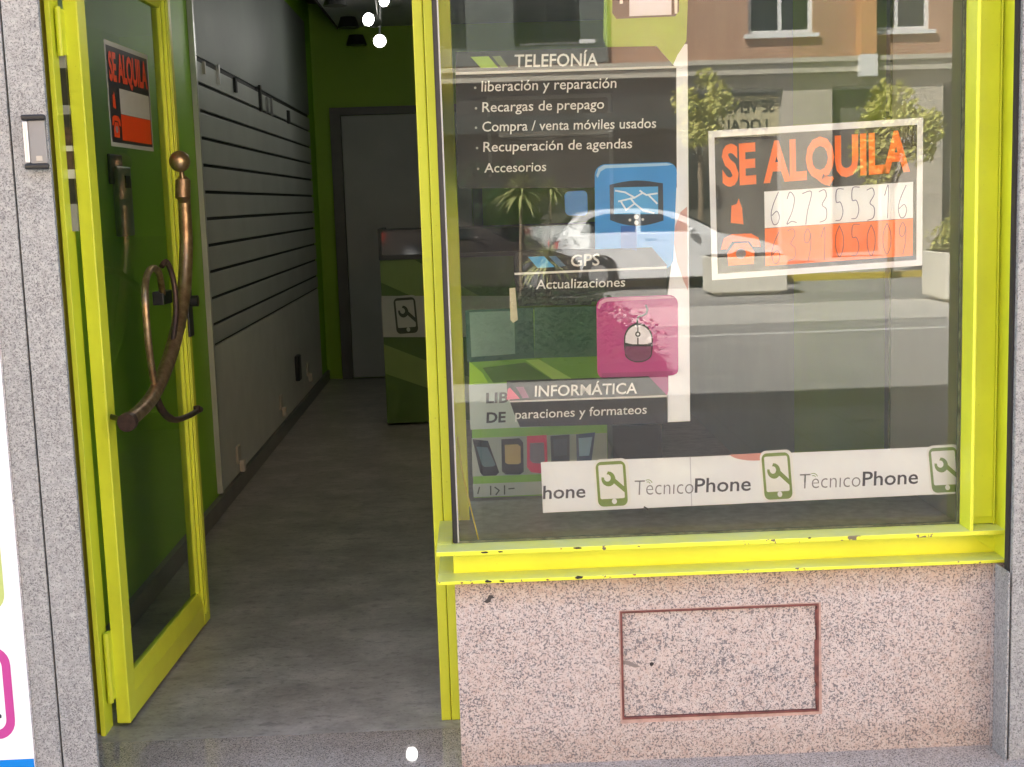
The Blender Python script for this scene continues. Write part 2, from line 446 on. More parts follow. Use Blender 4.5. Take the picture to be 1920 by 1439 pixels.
# ---------------- the counter
ct = thing('shop_counter', (-.1, 9.2, 0), 'green printed shop counter with a glass display box on top', 'counter')
MB().box(-.635, 1.1, 9.0, 9.6, .015, 1.13).build('counter_body', ink('48641f'), ct)
g = MB(); Yc = 8.996
g.prism([(-.633, Yc, 1.125), (-.40, Yc, 1.125), (.25, Yc, .73), (.25, Yc, .55), (-.633, Yc, .98)], (0, .0035, 0))
g.prism([(-.633, Yc, .56), (.25, Yc, .18), (.25, Yc, -.0+.02), (-.633, Yc, .36)], (0, .0035, 0))
g.build('light_band', ink('789048'), ct)
w = MB().prism([(-.634, 8.994, .89), (.25, 8.994, .86), (.25, 8.994, .58), (-.634, 8.994, .61)], (0, .0018, 0)).build('white_band', ink('acb0a6'), ct)
MB().box(-.64, 1.1, 8.985, 9.61, 1.131, 1.16).box(-.64, -.62, 8.985, 9.0, 1.161, 1.325).box(-.64, 1.1, 8.985, 9.0, 1.325, 1.34).box(-.64, -.62, 9.59, 9.61, 1.161, 1.325).box(-.64, -.62, 9.0, 9.59, 1.325, 1.34).build('display_box_frame', M['black'], ct)
MB().box(-.618, 1.09, 8.99, 8.996, 1.161, 1.324).build('display_glass', M['car_glass'], ct)
tag(MB().box(-.40, -.36, 9.1, 9.3, 1.1605, 1.31).build('boxed_phone', ink('aab4c4')), 'pale upright box inside the glass display case on the counter', 'box')


# ---------------- the printed phone and wrench mark
def rrect(w_, h_, r_, n=6, r2=None):
    pts = []
    for cx, cy, a0 in ((w_-r_, h_-r_, 0), (r_, h_-r_, 90), (r_, r_, 180), (w_-r_, r_, 270)):
        for k in range(n+1):
            a = R(a0+90*k/n); pts.append((cx+r_*math.cos(a), cy+r_*math.sin(a)))
    return pts
def circle(cx, cy, r_, n=20, a0=0, a1=360):
    return [(cx+r_*math.cos(R(a0+(a1-a0)*k/n)), cy+r_*math.sin(R(a0+(a1-a0)*k/n))) for k in range(n if a1-a0 == 360 else n+1)]
def wrench():
    # open jaw to the upper left, handle to the lower right, unit: phone is 1 x 1.4
    pts = []
    c = (.40, .86); ro = .235; ri = .115
    for k in range(15):                         # outer arc, from just below the jaw round to just right of it
        a = R(-195+ (k/14)*285); pts.append((c[0]+ro*math.cos(a), c[1]+ro*math.sin(a)))
    for k in range(11):
        a = R(95-(k/10)*290+5); pts.append((c[0]-.03+ri*math.cos(a), c[1]+.03+ri*math.sin(a)))
    return pts
def mark(mapf, d, name, m_green, m_white, parent, halo=True):
    """mapf: (u,v,lift)->world; d: step towards the viewer"""
    if halo:
        b = MB(); b.flat = True; b.poly([mapf(u*1.16-.06, v*1.1-.06, d*.5) for u, v in rrect(1, 1.4, .2)]); b.build('mark_backing', m_white, parent)
    b = MB(); b.flat = True
    o_ = rrect(1, 1.4, .19)
    i_ = [(.09+u*.82, .235+v*.76) for u, v in rrect(1, 1.4, .07)]
    b.ring([mapf(u, v, d) for u, v in o_], [mapf(u, v, d) for u, v in i_])
    W = wrench(); n = len(W)
    # jaw as quads between outer and inner arc
    out = W[:15]; inn = W[15:][::-1]
    for k in range(14):
        j0 = min(10, int(k*10/14)); j1 = min(10, int((k+1)*10/14))
        q = [out[k], out[k+1], inn[j1]] + ([inn[j0]] if j1 != j0 else [])
        b.poly([mapf(u, v, d*1.1) for u, v in q])
    b.poly([mapf(u, v, d*1.2) for u, v in ((.50, .78), (.58, .90), (.93, .58), (.93, .40))])
    b.build(name, m_green, parent)
    b = MB(); b.flat = True; b.poly([mapf(u, v, d*1.3) for u, v in circle(.55, .15, .085)]); b.build('home_button', m_white, parent)
def px_map(TL, TR, BL, Y):
    a, b_, c = at(*TL, Y), at(*TR, Y), at(*BL, Y)
    ex = b_-a; ey = (a-c)/1.4
    def f(u, v, lift=0): return c + ex*u + ey*v + Vector((0, -lift, 0))
    return f
mark(px_map((737, 560), (778, 557), (744, 627), 8.994), .0012, 'phone_mark', ink('2f3a24'), ink('acb0a6'), ct, halo=True)

# ---------------- lit spotlights under the ceiling
lamps = [((712, 77), 9.678), ((694, 38), 8.2), ((725, 2), 7.0)]
for i, (q, Y) in enumerate(lamps):
    p = at(*q, Y)
    L = thing('ceiling_spotlight', p, ['lowest lit spotlight hanging near the back wall', 'half hidden lit spotlight above the lowest one', 'brightest lit spotlight at the top edge of the doorway'][i], 'spotlight', 'lit spotlights on the shop ceiling')
    d = (Vector(((0.02, 0, .9), (-1.6, 6.2, 2.75), (-1.4, 5.6, 2.6))[i])-p).normalized()
    q4 = d.to_track_quat('-Z', 'Y').to_matrix().to_4x4(); q4.translation = p
    b = MB()
    prof = [(.046, -.02), (.048, .0), (.044, .05), (.03, .09), (.012, .095)]; rl = .040*Y/9.7; prof = [(a*Y/9.7, c) for a, c in prof]
    seg = 18; vs = [q4 @ Vector((r_*math.cos(2*math.pi*k/seg), r_*math.sin(2*math.pi*k/seg), z)) for r_, z in prof for k in range(seg)]
    b.add(vs, [(a*seg+k, a*seg+(k+1) % seg, (a+1)*seg+(k+1) % seg, (a+1)*seg+k) for a in range(4) for k in range(seg)])
    b.tube([q4 @ Vector((0, 0, .1)), Vector((p.x+.02, p.y+.03, 2.999))], .008, 8)
    b.build('housing', M['alu'], L, smooth=True)
    b = MB(); b.poly([q4 @ Vector((rl*math.cos(2*math.pi*k/24), rl*math.sin(2*math.pi*k/24), .004)) for k in range(24)])
    b.build('lit_lens', M['lamp'], L)
    ld = bpy.data.lights.new('spotlight_beam', 'POINT'); ld.energy = (.55, .36, .28)[i]; ld.specular_factor = .05; ld.shadow_soft_size = .04; ld.color = (1, .97, .9)
    lo = bpy.data.objects.new('spotlight_beam', ld); col.objects.link(lo); lo.parent = L
    lo.rotation_euler = d.to_track_quat('-Z', 'Y').to_euler(); lo.location = d*.06
for i, (q, Y) in enumerate((((628, 3), 9.6), ((653, 45), 10.6), ((668, 78), 11.2))):
    p = at(*q, Y)
    o = MB().tube([p+Vector((0, 0, -.03)), p+Vector((0, 0, .05))], [.085, .06], 16).build('dark_downlight', M['black'], smooth=True)
    tag(o, ['unlit black downlight at the top edge left of the lamps', 'unlit black downlight with a tiny glint left of the lit ones', 'dark round speaker shaped lamp just left of the lowest lit spotlight'][i], 'downlight', 'dark lamps on the shop ceiling')
    if i: MB().box(p.x-.05, p.x+.05, p.y-.05, p.y+.05, p.z+.05, 2.999).build('ceiling_mount', M['ceiling_dark'], None) if False else None

# ================================================================== the shopfront
# ---------------- left granite pillar: front slab, joint and reveal slab
pl = thing('granite_pillar', (-1.15, 3.4, 0), 'grey granite pillar left of the open door with a dark vertical joint', 'pillar')
MB().box(-1.176, -1.1125, 3.30, 3.325, -.05, 3.4).build('front_slab', M['grey_granite'], pl, bevel=.002)
MB().box(-1.1080, -1.0200, 3.3005, 3.316, -.05, 3.4).build('door_side_slab', M['grey_granite'], pl, bevel=.002)
MB().prism([(-1.46, 3.345, -.05), (-1.1765, 3.3005, -.05), (-1.1765, 3.345, -.05)], (0, 0, 3.4)).build('chamfer_edge', M['pale_granite'], pl)
MB().box(-1.1200, -1.1000, 3.3255, 3.345, -.05, 3.4).box(-1.30, -1.1750, 3.346, 3.74, -.05, 3.4).box(-1.1745, -1.1600, 3.346, 3.70, -.05, 3.4).build('joint_filler', M['joint'], pl)
# ---------------- right granite pillar
pr = thing('granite_pillar', (1.5, 3.4, 0), 'pale grey granite pillar at the right edge of the shop window', 'pillar')
MB().box(1.3570, 2.4, 3.285, 3.325, -.05, 3.4).build('front_slab', M['grey_granite'], pr, bevel=.003)
MB().box(1.3520, 1.3569, 3.300, 3.325, -.05, 3.4).box(1.3880, 2.4, 3.326, 3.74, -.05, 3.4).build('joint_filler', M['joint'], pr)
MB().box(1.3455, 1.3518, 3.283, 3.3695, -.05, .5092).build('reveal_slab', M['grey_granite'], pr, bevel=.002)

# ---------------- poster board left of the pillar
pb = thing('poster_board', (-1.6, 3.29, .9), 'white poster board with a pink icon and blue foot left of the pillar', 'poster')
YP = 3.294
e = [at(62, 1405, YP), at(5, 660, YP)]
xr = -1.1795
zb = at(30, 1424, YP).z
MB().box(xr-.75, xr, YP, YP+.004, 0.02, 1.75).build('board_face', ink('f4f6f8'), pb)
f_ = MB(); f_.flat = True; f_.poly([(xr-.75, YP-.001, .021), (xr-.0005, YP-.001, .021), (xr-.0005, YP-.001, zb), (xr-.75, YP-.001, zb)]); f_.build('blue_foot', ink('0a7fd4'), pb)
def board_icon(yc_top, yc_bot, x_right, c_out, c_in, h=.0):
    T = at(x_right, yc_top, YP).z; B = at(x_right, yc_bot, YP).z; xx = at(x_right, (yc_top+yc_bot)/2, YP).x
    hh = T-B; ww = hh*.9
    b = MB(); b.flat = True
    o_ = [(xx-ww+u*ww, YP-.0012, B+v*hh) for u, v in rrect(1, 1, .2)]
    i_ = [(xx-ww+(.1+u*.8)*ww, YP-.0012, B+(.1+v*.8)*hh) for u, v in rrect(1, 1, .14)]
    b.ring(o_, i_); b.build('icon_outline', c_out, pb)
    return xx, B, ww, hh
xx, B_, ww, hh = board_icon(1212, 1385, 24, ink('b8468f'), None)
b = MB(); b.flat = True; b.poly([(xx-ww*.5+u*ww*.36, YP-.0012, B_+.42*hh+v*.5*hh) for u, v in rrect(1, 1, .3)]); b.build('mouse_body', ink('4a4a58'), pb)
b = MB(); b.flat = True; b.poly([(xx-ww*.45+u*ww*.3, YP-.0014, B_+.22*hh+v*.06*hh) for u, v in rrect(1, 1, .3)]); b.build('mouse_stroke', ink('3a3a44'), pb)
board_icon(985, 1146, 4, ink('b9c979'), None)

# ---------------- entry panel on the reveal
ip = thing('entry_panel', (-1.10, 3.46, 1.68), 'aluminium doorbell panel with black end caps on the granite reveal', 'doorbell panel')
Mi = Matrix.Translation((-1.0715, 3.272, 0)) @ Matrix.Rotation(R(12), 4, 'Z')   # local x runs across the slab, local y into it
MB().box(.013, .052, .004, .024, 1.626, 1.728, M=Mi).build('grey_face', M['grey_plastic'], ip, bevel=.001)
MB().box(.0, .0125, .0, .024, 1.626, 1.728, M=Mi).build('metal_edge', M['alu'], ip, bevel=.004)
MB().box(-.002, .054, -.004, .025, 1.7285, 1.742, M=Mi).build('end_cap', M['black'], ip, bevel=.004)
MB().box(-.002, .054, -.004, .025, 1.612, 1.6255, M=Mi).build('end_cap', M['black'], ip, bevel=.004)
MB().box(.026, .040, .0025, .0038, 1.632, 1.644, M=Mi).build('name_label', M['beige'], ip)

# ---------------- fixed door jamb
jm = thing('door_jamb', (-1.13, 3.7, 0), 'lime yellow steel jamb with hinges between granite pillar and open door', 'door frame')
MB().box(-1.1530, -1.1365, 3.735, 3.79, .0, 2.42).box(-1.1365, -1.131, 3.722, 3.79, .0, 2.42).build('recessed_edge', paint('lime_yellow_shaded', (.36, .34, .01)), jm)  # darker yellow: the shade beside the granite slab is put into the paint
MB().box(-1.1308, -1.1165, 3.708, 3.79, .0, 2.42).build('jamb_face', M['yellow'], jm, bevel=.002)
MB().box(-1.1164, -1.098, 3.835, 3.85, .0, 2.42).build('rebate', M['yellow'], jm)
b = MB(); gp = [(1.455, 1.53, 'grey_plastic'), (1.53, 1.60, 'black'), (1.60, 1.625, 'trim'), (1.625, 1.675, 'bronze_dark'), (1.675, 1.69, 'trim'), (1.69, 1.74, 'bronze_dark'), (1.74, 1.775, 'black'), (1.775, 1.80, 'grey_plastic'), (1.80, 1.90, 'black'), (1.90, 1.955, 'grey_plastic')]
for i, (z0, z1, mm) in enumerate(gp): b.box(-1.1163, -1.100, 3.76, 3.834, z0, z1, i)
b.build('edge_strip', [M[q[2]] for q in gp], jm)
for z0, z1 in ((.09, .30), (1.93, 2.06)):
    MB().tube([(-1.1035, 3.738, z0), (-1.1035, 3.738, z1)], .0085, 10).build('hinge', M['yellow'], jm, smooth=True)
    MB().box(-1.1085, -1.0965, 3.7405, 3.772, z0+.004, z1-.004).build('hinge_leaf', M['yellow'], jm)

# ---------------- the open door (local frame: t along the leaf, n outwards, z up)
DO = Vector((-1.06, 3.77, 0)); DU = Vector((.041212, .99915, 0)).normalized(); DN = Vector((DU.y, -DU.x, 0))
MD = Matrix((DN, DU, (0, 0, 1))).transposed().to_4x4(); MD.translation = DO      # (n, t, z)
dr = thing('glazed_door', DO, 'lime yellow steel glass door standing open into the shop', 'door')
TZ = 2.32
def dbox(n0, n1, t0, t1, z0, z1, b=None): return (b or MB()).box(n0, n1, t0, t1, z0, z1, M=MD)
b = dbox(-.040, 0, 0, .062, .012, TZ); dbox(-.037, -.009, .0625, .098, .10, TZ-.1, b); b.build('hinge_stile', M['yellow'], dr, bevel=.003)
b = dbox(-.048, 0, .915, .995, .012, TZ); dbox(-.040, -.010, .895, .9148, .10, TZ-.1, b); dbox(0, .004, .945, .958, .05, TZ-.05, b); dbox(0, .0045, .925, .931, .05, TZ-.05, b); b.build('lock_stile', M['yellow'], dr, bevel=.003)
# bottom and top rails with a sloping bead
b = MB()
for z0, z1, z2 in ((.012, .085, .135), (TZ-.012, TZ-.085, TZ-.135)):
    pts = [(-.046, z0), (-.002, z0), (-.002, z1), (-.014, z2), (-.034, z2), (-.046, z1)]
    vs = [MD @ Vector((n, t, z)) for t in (.0625, .9145) for n, z in pts]
    b.add(vs, [tuple(range(6)), tuple(range(6, 12))] + [(i, (i+1) % 6, 6+(i+1) % 6, 6+i) for i in range(6)])
b.build('rail', M['yellow'], dr, bevel=.002)
b = MB(); b.box(-.026, -.022, .0985, .8945, .1355, TZ-.1355, M=MD)
dg = b.build('glass_pane', [M['door_glass']], dr)
for p in dg.data.polygons: pass
dg.data.materials.append(M['glass_back'])
for p in dg.data.polygons:
    if p.normal.dot(DN) < .9: p.material_index = 1
# lock
b = dbox(.0046, .012, .925, .985, 1.06, 1.225); b.build('lock_plate', M['black'], dr, bevel=.002)
b = MB(); b.tube([MD @ Vector((.012, .955, 1.185)), MD @ Vector((.04, .955, 1.185))], .02, 14); b.build('lock_cylinder', M['black'], dr, smooth=True)
# the branch shaped pull handle
def dp(x, y, n): 
    o = DO + DN*n; d = ray(x, y); t = (o-CAM).dot(DN)/d.dot(DN); return CAM + d*t
def smooth_path(pts, k=6):
    out = []; P = [pts[0]]+pts+[pts[-1]]
    for i in range(1, len(P)-2):
        for j in range(k):
            t = j/k; a, b_, c, d = P[i-1], P[i], P[i+1], P[i+2]
            out.append(.5*((2*b_)+(-a+c)*t+(2*a-5*b_+4*c-d)*t*t+(-a+3*b_-3*c+d)*t**3))
    out.append(pts[-1]); return out
N0 = .075
hd = bpy.data.objects.new('pull_handle', bpy.data.meshes.new('pull_handle')); 
main = smooth_path([dp(x, y, N0) for x, y in ((343, 345), (347, 400), (349, 470), (344, 555), (327, 640), (302, 712), (277, 756), (241, 790))])
nn = len(main)
b = MB(); b.tube(main, [.0195+.0035*math.sin(i/nn*3) for i in range(nn)], 14)
c0 = dp(343, 338, N0); c1 = dp(343, 372, N0)
b.tube([dp(342, 333, N0), c0, c1, dp(344, 374, N0)], [.014, .025, .025, .018], 16)
b.tube([dp(340, 318, N0), dp(342, 334, N0)], [.006, .009], 10)
b.sphere(dp(337, 303, N0), .035)
hd_o = b.build('pull_handle', M['bronze'], dr, smooth=True)
b = MB()
b.tube(smooth_path([dp(289, 722, N0-.006), dp(279, 650, N0+.006), dp(273, 580, N0+.008), dp(273, 530, N0), dp(283, 505, N0-.012), dp(297, 510, .04), dp(304, 545, .012), dp(304, 560, .001)]), .011, 10)
b.build('small_branch', M['bronze'], hd_o, smooth=True)
b = MB()
b.tube(smooth_path([dp(322, 655, N0), dp(330, 590, N0+.004), dp(326, 530, N0-.004), dp(313, 492, N0-.014), dp(303, 500, .05)]), .009, 10)
b.build('inner_branch', M['bronze_dark'], hd_o, smooth=True)
b = MB()
b.tube(smooth_path([dp(290, 738, N0), dp(304, 770, N0), dp(324, 787, N0-.01), dp(347, 783, N0-.02), dp(376, 768, N0-.035)]), [.012]*12+[.010]*13, 10)
b.tube([dp(369, 762, .045), dp(370, 772, .045)], .012, 10)
b.build('lower_branch', M['bronze_dark'], hd_o, smooth=True)
e0 = dp(240, 791, N0)
b = MB(); b.tube([e0+Vector((0, .012, 0)), e0+Vector((-.002, -.012, -.001))], [.027, .0265], 20); b.build('end_knob', M['bronze_dark'], hd_o, smooth=True)
b = MB(); b.tube([e0, MD @ Vector((-.004, .035, e0.z+.002))], .008, 10); b.build('mounting_pin', M['black'], hd_o, smooth=True)
q_ = MD.inverted() @ dp(306, 558, 0)
MB().box(-.021, .016, q_.y-.055, q_.y+.055, q_.z-.022, q_.z+.022, M=MD).build('mounting_block', M['black'], hd_o, bevel=.003)

# things seen through the door glass on the green wall
p = atx(216, 318, -1.318); 
tag(MB().box(-1.3215, -1.312, p.y-.09, p.y+.09, p.z-.055, p.z+.055).build('fuse_box', plain('dark_green_grey_plastic', (.055, .085, .02), .6), bevel=.004), 'black box on the green wall seen through the door glass', 'fuse box')
p = atx(228, 378, -1.318)
kp = thing('alarm_panel', p, 'pale alarm keypad on the green wall behind the door glass', 'keypad')
MB().box(-1.3215, -1.30, p.y-.10, p.y+.10, p.z-.13, p.z+.13).build('keypad_body', plain('pale_green_plastic', (.33, .42, .30), .4), kp, bevel=.006)
MB().box(-1.2999, -1.296, p.y+.0, p.y+.07, p.z+.05, p.z+.095).build('keypad_screen', M['black'], kp)

# ---------------- display window
dw = thing('display_window', (.6, 3.45, .55), 'large shop window in a lime yellow channel frame beside the door', 'shop window')
# sill: two flanges, front web, side web
b = MB()
b.box(-.126, 1.384, 3.370, 3.4495, .587, .599)
b.box(-.126, -.086, 3.45, 3.716, .5872, .5988)
b.box(-.126, 1.384, 3.3705, 3.4495, .510, .519)
b.box(-.126, -.086, 3.45, 3.716, .5102, .5188)
b.box(-.085, 1.384, 3.45, 3.458, .511, .598)
b.box(-.0852, -.079, 3.4585, 3.716, .5115, .5978)
b.build('sill_channel', M['yellow_sill'], dw, bevel=.0015)
for cx, cy, w_, h_ in ((908, 1036.5, 22, 5), (938, 1035, 12, 4.5), (1083, 1028, 21, 5), (1052, 1029.5, 5, 3), (866, 1093.5, 7, 4), (885, 1094, 6, 4), (915, 1091, 21, 8), (941, 1090, 13, 6), (1027, 1087.5, 7, 4), (1086, 1083, 24, 7), (1190, 1078, 8, 4), (1508, 1067, 5, 3), (1518, 1009, 9, 4)):
    b = MB(); b.flat = True
    b.poly([at(cx+w_*.45*(.6+.45*rnd.random())*math.cos(k*math.pi/5), cy+h_*.42*(.5+.7*rnd.random())*math.sin(k*math.pi/5), 3.3690) for k in range(10)])
    b.build('paint_chip', M['joint'] if w_ > 8 else M['rust'], dw)
b = MB()
b.box(1.278, 1.287, 3.3715, 3.4494, .5992, 2.40)        # inner flange
b.box(1.2872, 1.3725, 3.442, 3.4493, .5995, 2.40)       # web
b.box(1.2872, 1.362, 3.4345, 3.4418, .62, 2.40)
b.box(1.3727, 1.3835, 3.366, 3.4493, .5195, 2.40)       # outer flange
b.box(1.3630, 1.3665, 3.4300, 3.4340, .5995, 2.40)
# mitred lower corner of the right channel
b.build('right_channel', M['yellow'], dw, bevel=.0015)
b = MB(); b.prism([(1.2872, 3.4415, .5865), (1.3725, 3.4415, .5195), (1.3725, 3.4415, .5990), (1.2872, 3.4415, .5990)], (0, .008, 0)); b.build('mitre_corner', M['yellow'], dw)
gb = MB().box(-.0735, 1.2775, 3.4595, 3.4655, .5995, 2.42).build('window_pane', [M['glass'], M['glass_back'], M['glass_edge']], dw)
for p in gb.data.polygons:
    p.material_index = 0 if p.normal.y < -.9 else (1 if p.normal.y > .9 else 2)
gs = MB().box(-.079, -.0745, 3.4665, 3.716, .5995, 2.41).build('side_pane', [M['glass_back'], M['glass_edge']], dw)
for p in gs.data.polygons: p.material_index = 0 if abs(p.normal.x) > .9 else 1
MB().box(-.0810, -.0715, 3.4535, 3.4592, .5995, 2.41).box(-.084, -.0792, 3.4595, 3.72, .5993, 2.41).build('corner_seal', M['rubber'], dw)
MB().box(-.0712, -.0672, 3.4555, 3.4593, .5995, 2.41).build('glass_edge_strip', plain('pale_sealant', (.42, .43, .40), .35), dw)
MB().box(1.2715, 1.2778, 3.4535, 3.4592, .5995, 2.41).box(-.067, 1.2712, 3.4550, 3.4592, .5992, .6045).build('rubber_gasket', plain('worn_sealant', (.10, .11, .06), .7, .6, scale=45), dw)

# post between door and window
pt = thing('door_post', (-.09, 3.75, 0), 'lime yellow steel post between the doorway and the shop window', 'post')
MB().box(-.1440, -.1155, 3.718, 3.79, 0.0, 2.42).build('door_side_tube', M['yellow'], pt, bevel=.003)
MB().box(-.1140, -.088, 3.7182, 3.79, 0.0, 2.42).box(-.0878, -.040, 3.7200, 3.79, 0.0, 2.42).build('window_side_tube', M['yellow'], pt, bevel=.003)
MB().box(-.1156, -.1139, 3.724, 3.789, 0.001, 2.419).build('groove_strip', plain('groove_dirt', (.22, .17, .02), .7), pt)
# display base inside
tag(MB().box(-.078, 1.2820, 3.4600, 3.96, .40, .5970).build('display_shelf', plain('display_stone', (.40, .43, .42), .3, .3, scale=25)), 'grey stone shelf inside the window behind the glass', 'shelf')
# a yellow lead hanging down behind the glass
tag(MB().tube(smooth_path([at(858, 820, 3.49), at(866, 880, 3.50), at(882, 950, 3.50), at(897, 1012, 3.49)]), .0022, 6).build('yellow_wire', M['wire'], smooth=True), 'thin yellow wire hanging inside the left edge of the window', 'wire')

# ---------------- pink plinth with its hatch
pk = thing('granite_plinth', (.64, 3.40, 0), 'speckled pink granite plinth under the shop window', 'plinth')
hx0, hx1, hz0, hz1 = .3515, .8800, .1165, .4150
b = MB()
for q in ((-.0815, hx0, -.05, .5095), (hx1, 1.3440, -.05, .5095), (hx0, hx1, -.05, hz0), (hx0, hx1, hz1, .5095)):
    b.box(q[0], q[1], 3.386, 3.412, q[2], q[3])
b.box(-.0815, 1.384, 3.4122, 3.95, -.05, .3990)
b.box(1.3442, 1.3870, 3.3705, 3.4121, -.05, .5090)
b.build('stone_face', M['pink_granite'], pk)
ht = MB().box(hx0+.0065, hx1-.0075, 3.3890, 3.411, hz0+.0065, hz1-.0065).build('hatch', M['pink_granite'], pk)
def frame(b, x0, x1, z0, z1, w_, y0, y1):
    b.box(x0, x0+w_, y0, y1, z0, z1); b.box(x1-w_, x1, y0, y1, z0, z1); b.box(x0+w_, x1-w_, y0, y1, z0, z0+w_); b.box(x0+w_, x1-w_, y0, y1, z1-w_, z1); return b
frame(MB(), hx0, hx1, hz0, hz1, .0052, 3.3825, 3.411).box(hx1-.0105, hx1-.0047, 3.3842, 3.410, hz0+.08, hz1-.10).box(hx1-.0085, hx1-.0047, 3.3841, 3.410, hz0+.02, hz0+.07).box(hx1-.009, hx1-.0047, 3.3843, 3.410, hz1-.06, hz1-.015).build('hatch_rim', M['rust'], ht)
b = MB(); b.flat = True
for (xa, xb, za, zb_) in ((hx0-.004, hx0+.0085, hz0-.006, hz1+.003), (hx1-.012, hx1+.008, hz0-.007, hz1+.003)):
    pass
b.ring([(x, 3.3854, z) for x, z in ((hx0-.005, hz0-.012), (hx1+.009, hz0-.009), (hx1+.006, hz1+.003), (hx0-.003, hz1+.002))], [(x, 3.3855, z) for x, z in ((hx0, hz0), (hx1, hz0), (hx1, hz1), (hx0, hz1))])
b.build('rust_stain', M['rust_halo'], pk)
b = MB(); b.flat = True
zc = at(1222, 1246, 3.3866)
b.poly([(zc.x+.0055*math.cos(2*math.pi*k/14), 3.3885, zc.z+.0055*math.sin(2*math.pi*k/14)) for k in range(14)]); b.build('lock_hole', M['joint'], ht)
b = MB(); b.flat = True
b.poly([(zc.x-.09+u, 3.3886, zc.z+.004+v) for u, v in ((0, .004), (.02, -.002), (.045, -.012), (.06, -.010), (.05, -.003), (.03, .006), (.012, .010))]); b.build('scuff', plain('scuff', (.22, .19, .17), .8), ht)
zc = at(917, 1122, 3.386)
b = MB(); b.flat = True
b.poly([(zc.x+(u-.5)*.03, 3.3852, zc.z+v*.03) for u, v in ((0, -.3), (.3, -.1), (.5, .3), (.8, .25), (1, .0), (.7, -.05), (.6, -.35), (.3, -.45))]); b.build('stone_chip', plain('stain_black', (.05, .045, .04), .8), pk)


# ================================================================== prints stuck to the inside of the glass
GY = 3.4668
font_h = None
def text_mesh(name, s, p0, p1, cap, Y, mat_, parent, weight=0.0, tiltup=True, up=None, shear=0):
    """one line of lettering whose ink runs from p0 to p1 (photo pixels on plane Y or world points)"""
    cu = bpy.data.curves.new(name, 'FONT'); cu.body = s; cu.offset = weight; cu.resolution_u = 3; cu.shear = shear
    ob = bpy.data.objects.new(name, cu)
    me = bpy.data.meshes.new_from_object(ob)
    cu2 = bpy.data.curves.new('cap', 'FONT'); cu2.body = 'H'; cu2.offset = weight
    ob2 = bpy.data.objects.new('cap', cu2); me2 = bpy.data.meshes.new_from_object(ob2)
    caph = max(v.co.y for v in me2.vertices)-min(v.co.y for v in me2.vertices)
    bpy.data.objects.remove(ob); bpy.data.objects.remove(ob2); bpy.data.meshes.remove(me2)
    bpy.data.curves.remove(cu); bpy.data.curves.remove(cu2)
    xs = [v.co.x for v in me.vertices]; x0, x1 = min(xs), max(xs)
    if isinstance(p0, tuple):
        a, b_ = at(*p0, Y), at(*p1, Y); u_ = at(p0[0]+cap*.035, p0[1]-cap, Y) - a; h = u_.length
        up_ = u_.normalized()
    else:
        a, b_ = p0, p1; h = cap; up_ = up
    ex = (b_-a)/(x1-x0); ey = up_*(h/caph)
    org = parent.location
    for v in me.vertices:
        v.co = a + ex*(v.co.x-x0) + ey*v.co.y - org
    nrm = ex.cross(ey)
    me.materials.append(mat_); me.update()
    o = bpy.data.objects.new(name, me); col.objects.link(o); o.parent = parent
    return o
def sheet(name, pts, Y, m, parent):
    b = MB(); b.flat = True; b.poly([at(x, y, Y) for x, y in pts]); return b.build(name, m, parent)
def bil(TL, TR, BR, BL):
    def f(u, v):   # v up
        top = (TL[0]+(TR[0]-TL[0])*u, TL[1]+(TR[1]-TL[1])*u); bot = (BL[0]+(BR[0]-BL[0])*u, BL[1]+(BR[1]-BL[1])*u)
        return (bot[0]+(top[0]-bot[0])*v, bot[1]+(top[1]-bot[1])*v)
    return f
def rtile(TL, TR, BR, BL, r_=.14, asp=1.0):
    f = bil(TL, TR, BR, BL); return [f(u, v/asp) for u, v in rrect(1, asp, r_)]
def stroke_px(pts, w_):
    """polyline in px -> list of quads"""
    out = []
    for (x0, y0), (x1, y1) in zip(pts[:-1], pts[1:]):
        dx, dy = x1-x0, y1-y0; L = math.hypot(dx, dy) or 1; nx, ny = -dy/L*w_/2, dx/L*w_/2; ex_, ey_ = dx/L*w_*.3, dy/L*w_*.3
        out.append([(x0+nx-ex_, y0+ny-ey_), (x1+nx+ex_, y1+ny+ey_), (x1-nx+ex_, y1-ny+ey_), (x0-nx-ex_, y0-ny-ey_)])
    return out
def strokes(name, lines, w_, Y, m, parent):
    b = MB(); b.flat = True; k = 0
    for ln in lines:
        for q in stroke_px(ln, w_):
            b.poly([at(x, y, Y - (k % 5)*.00002) for x, y in q]); k += 1
    return b.build(name, m, parent)
def arc_px(cx, cy, rx, ry, a0, a1, n=10): return [(cx+rx*math.cos(R(a0+(a1-a0)*k/n)), cy-ry*math.sin(R(a0+(a1-a0)*k/n))) for k in range(n+1)]

DARK, WHITE, LETTER = ink('1e1e1d'), ink('f0f5ff'), ink('eeeeea')
# ---- services poster
sp = thing('services_poster', at(1070, 450, GY), 'tall peeling poster listing TELEFONÍA, GPS and INFORMÁTICA services stuck to the window', 'poster')
Y0, Y1, Y2, Y3, Y4 = GY+.0024, GY+.0018, GY+.0012, GY+.0006, GY
sheet('white_margin', [(1130, 80), (1289, 83), (1294, 790), (1252, 792), (1251, 560), (1262, 470), (1262, 90)], Y0, WHITE, sp)
b = sheet('green_tile', [(1132, 0), (1131, 70), (1137, 88), (1231, 87), (1262, 122), (1270, 104), (1287, 78), (1290, 0), (1290, -120), (1160, -118), (1136, -100)], Y0-.0003, ink('93b63b'), sp)
sheet('phone_drawing', [(1148, -60), (1148, 25), (1156, 36), (1266, 31), (1273, 22), (1273, -60)], Y1, ink('3a3c40'), sp)
sheet('phone_screen', [(1180, -60), (1180, 31), (1259, 28), (1259, -60)], Y2, ink('dfe1ee'), sp)
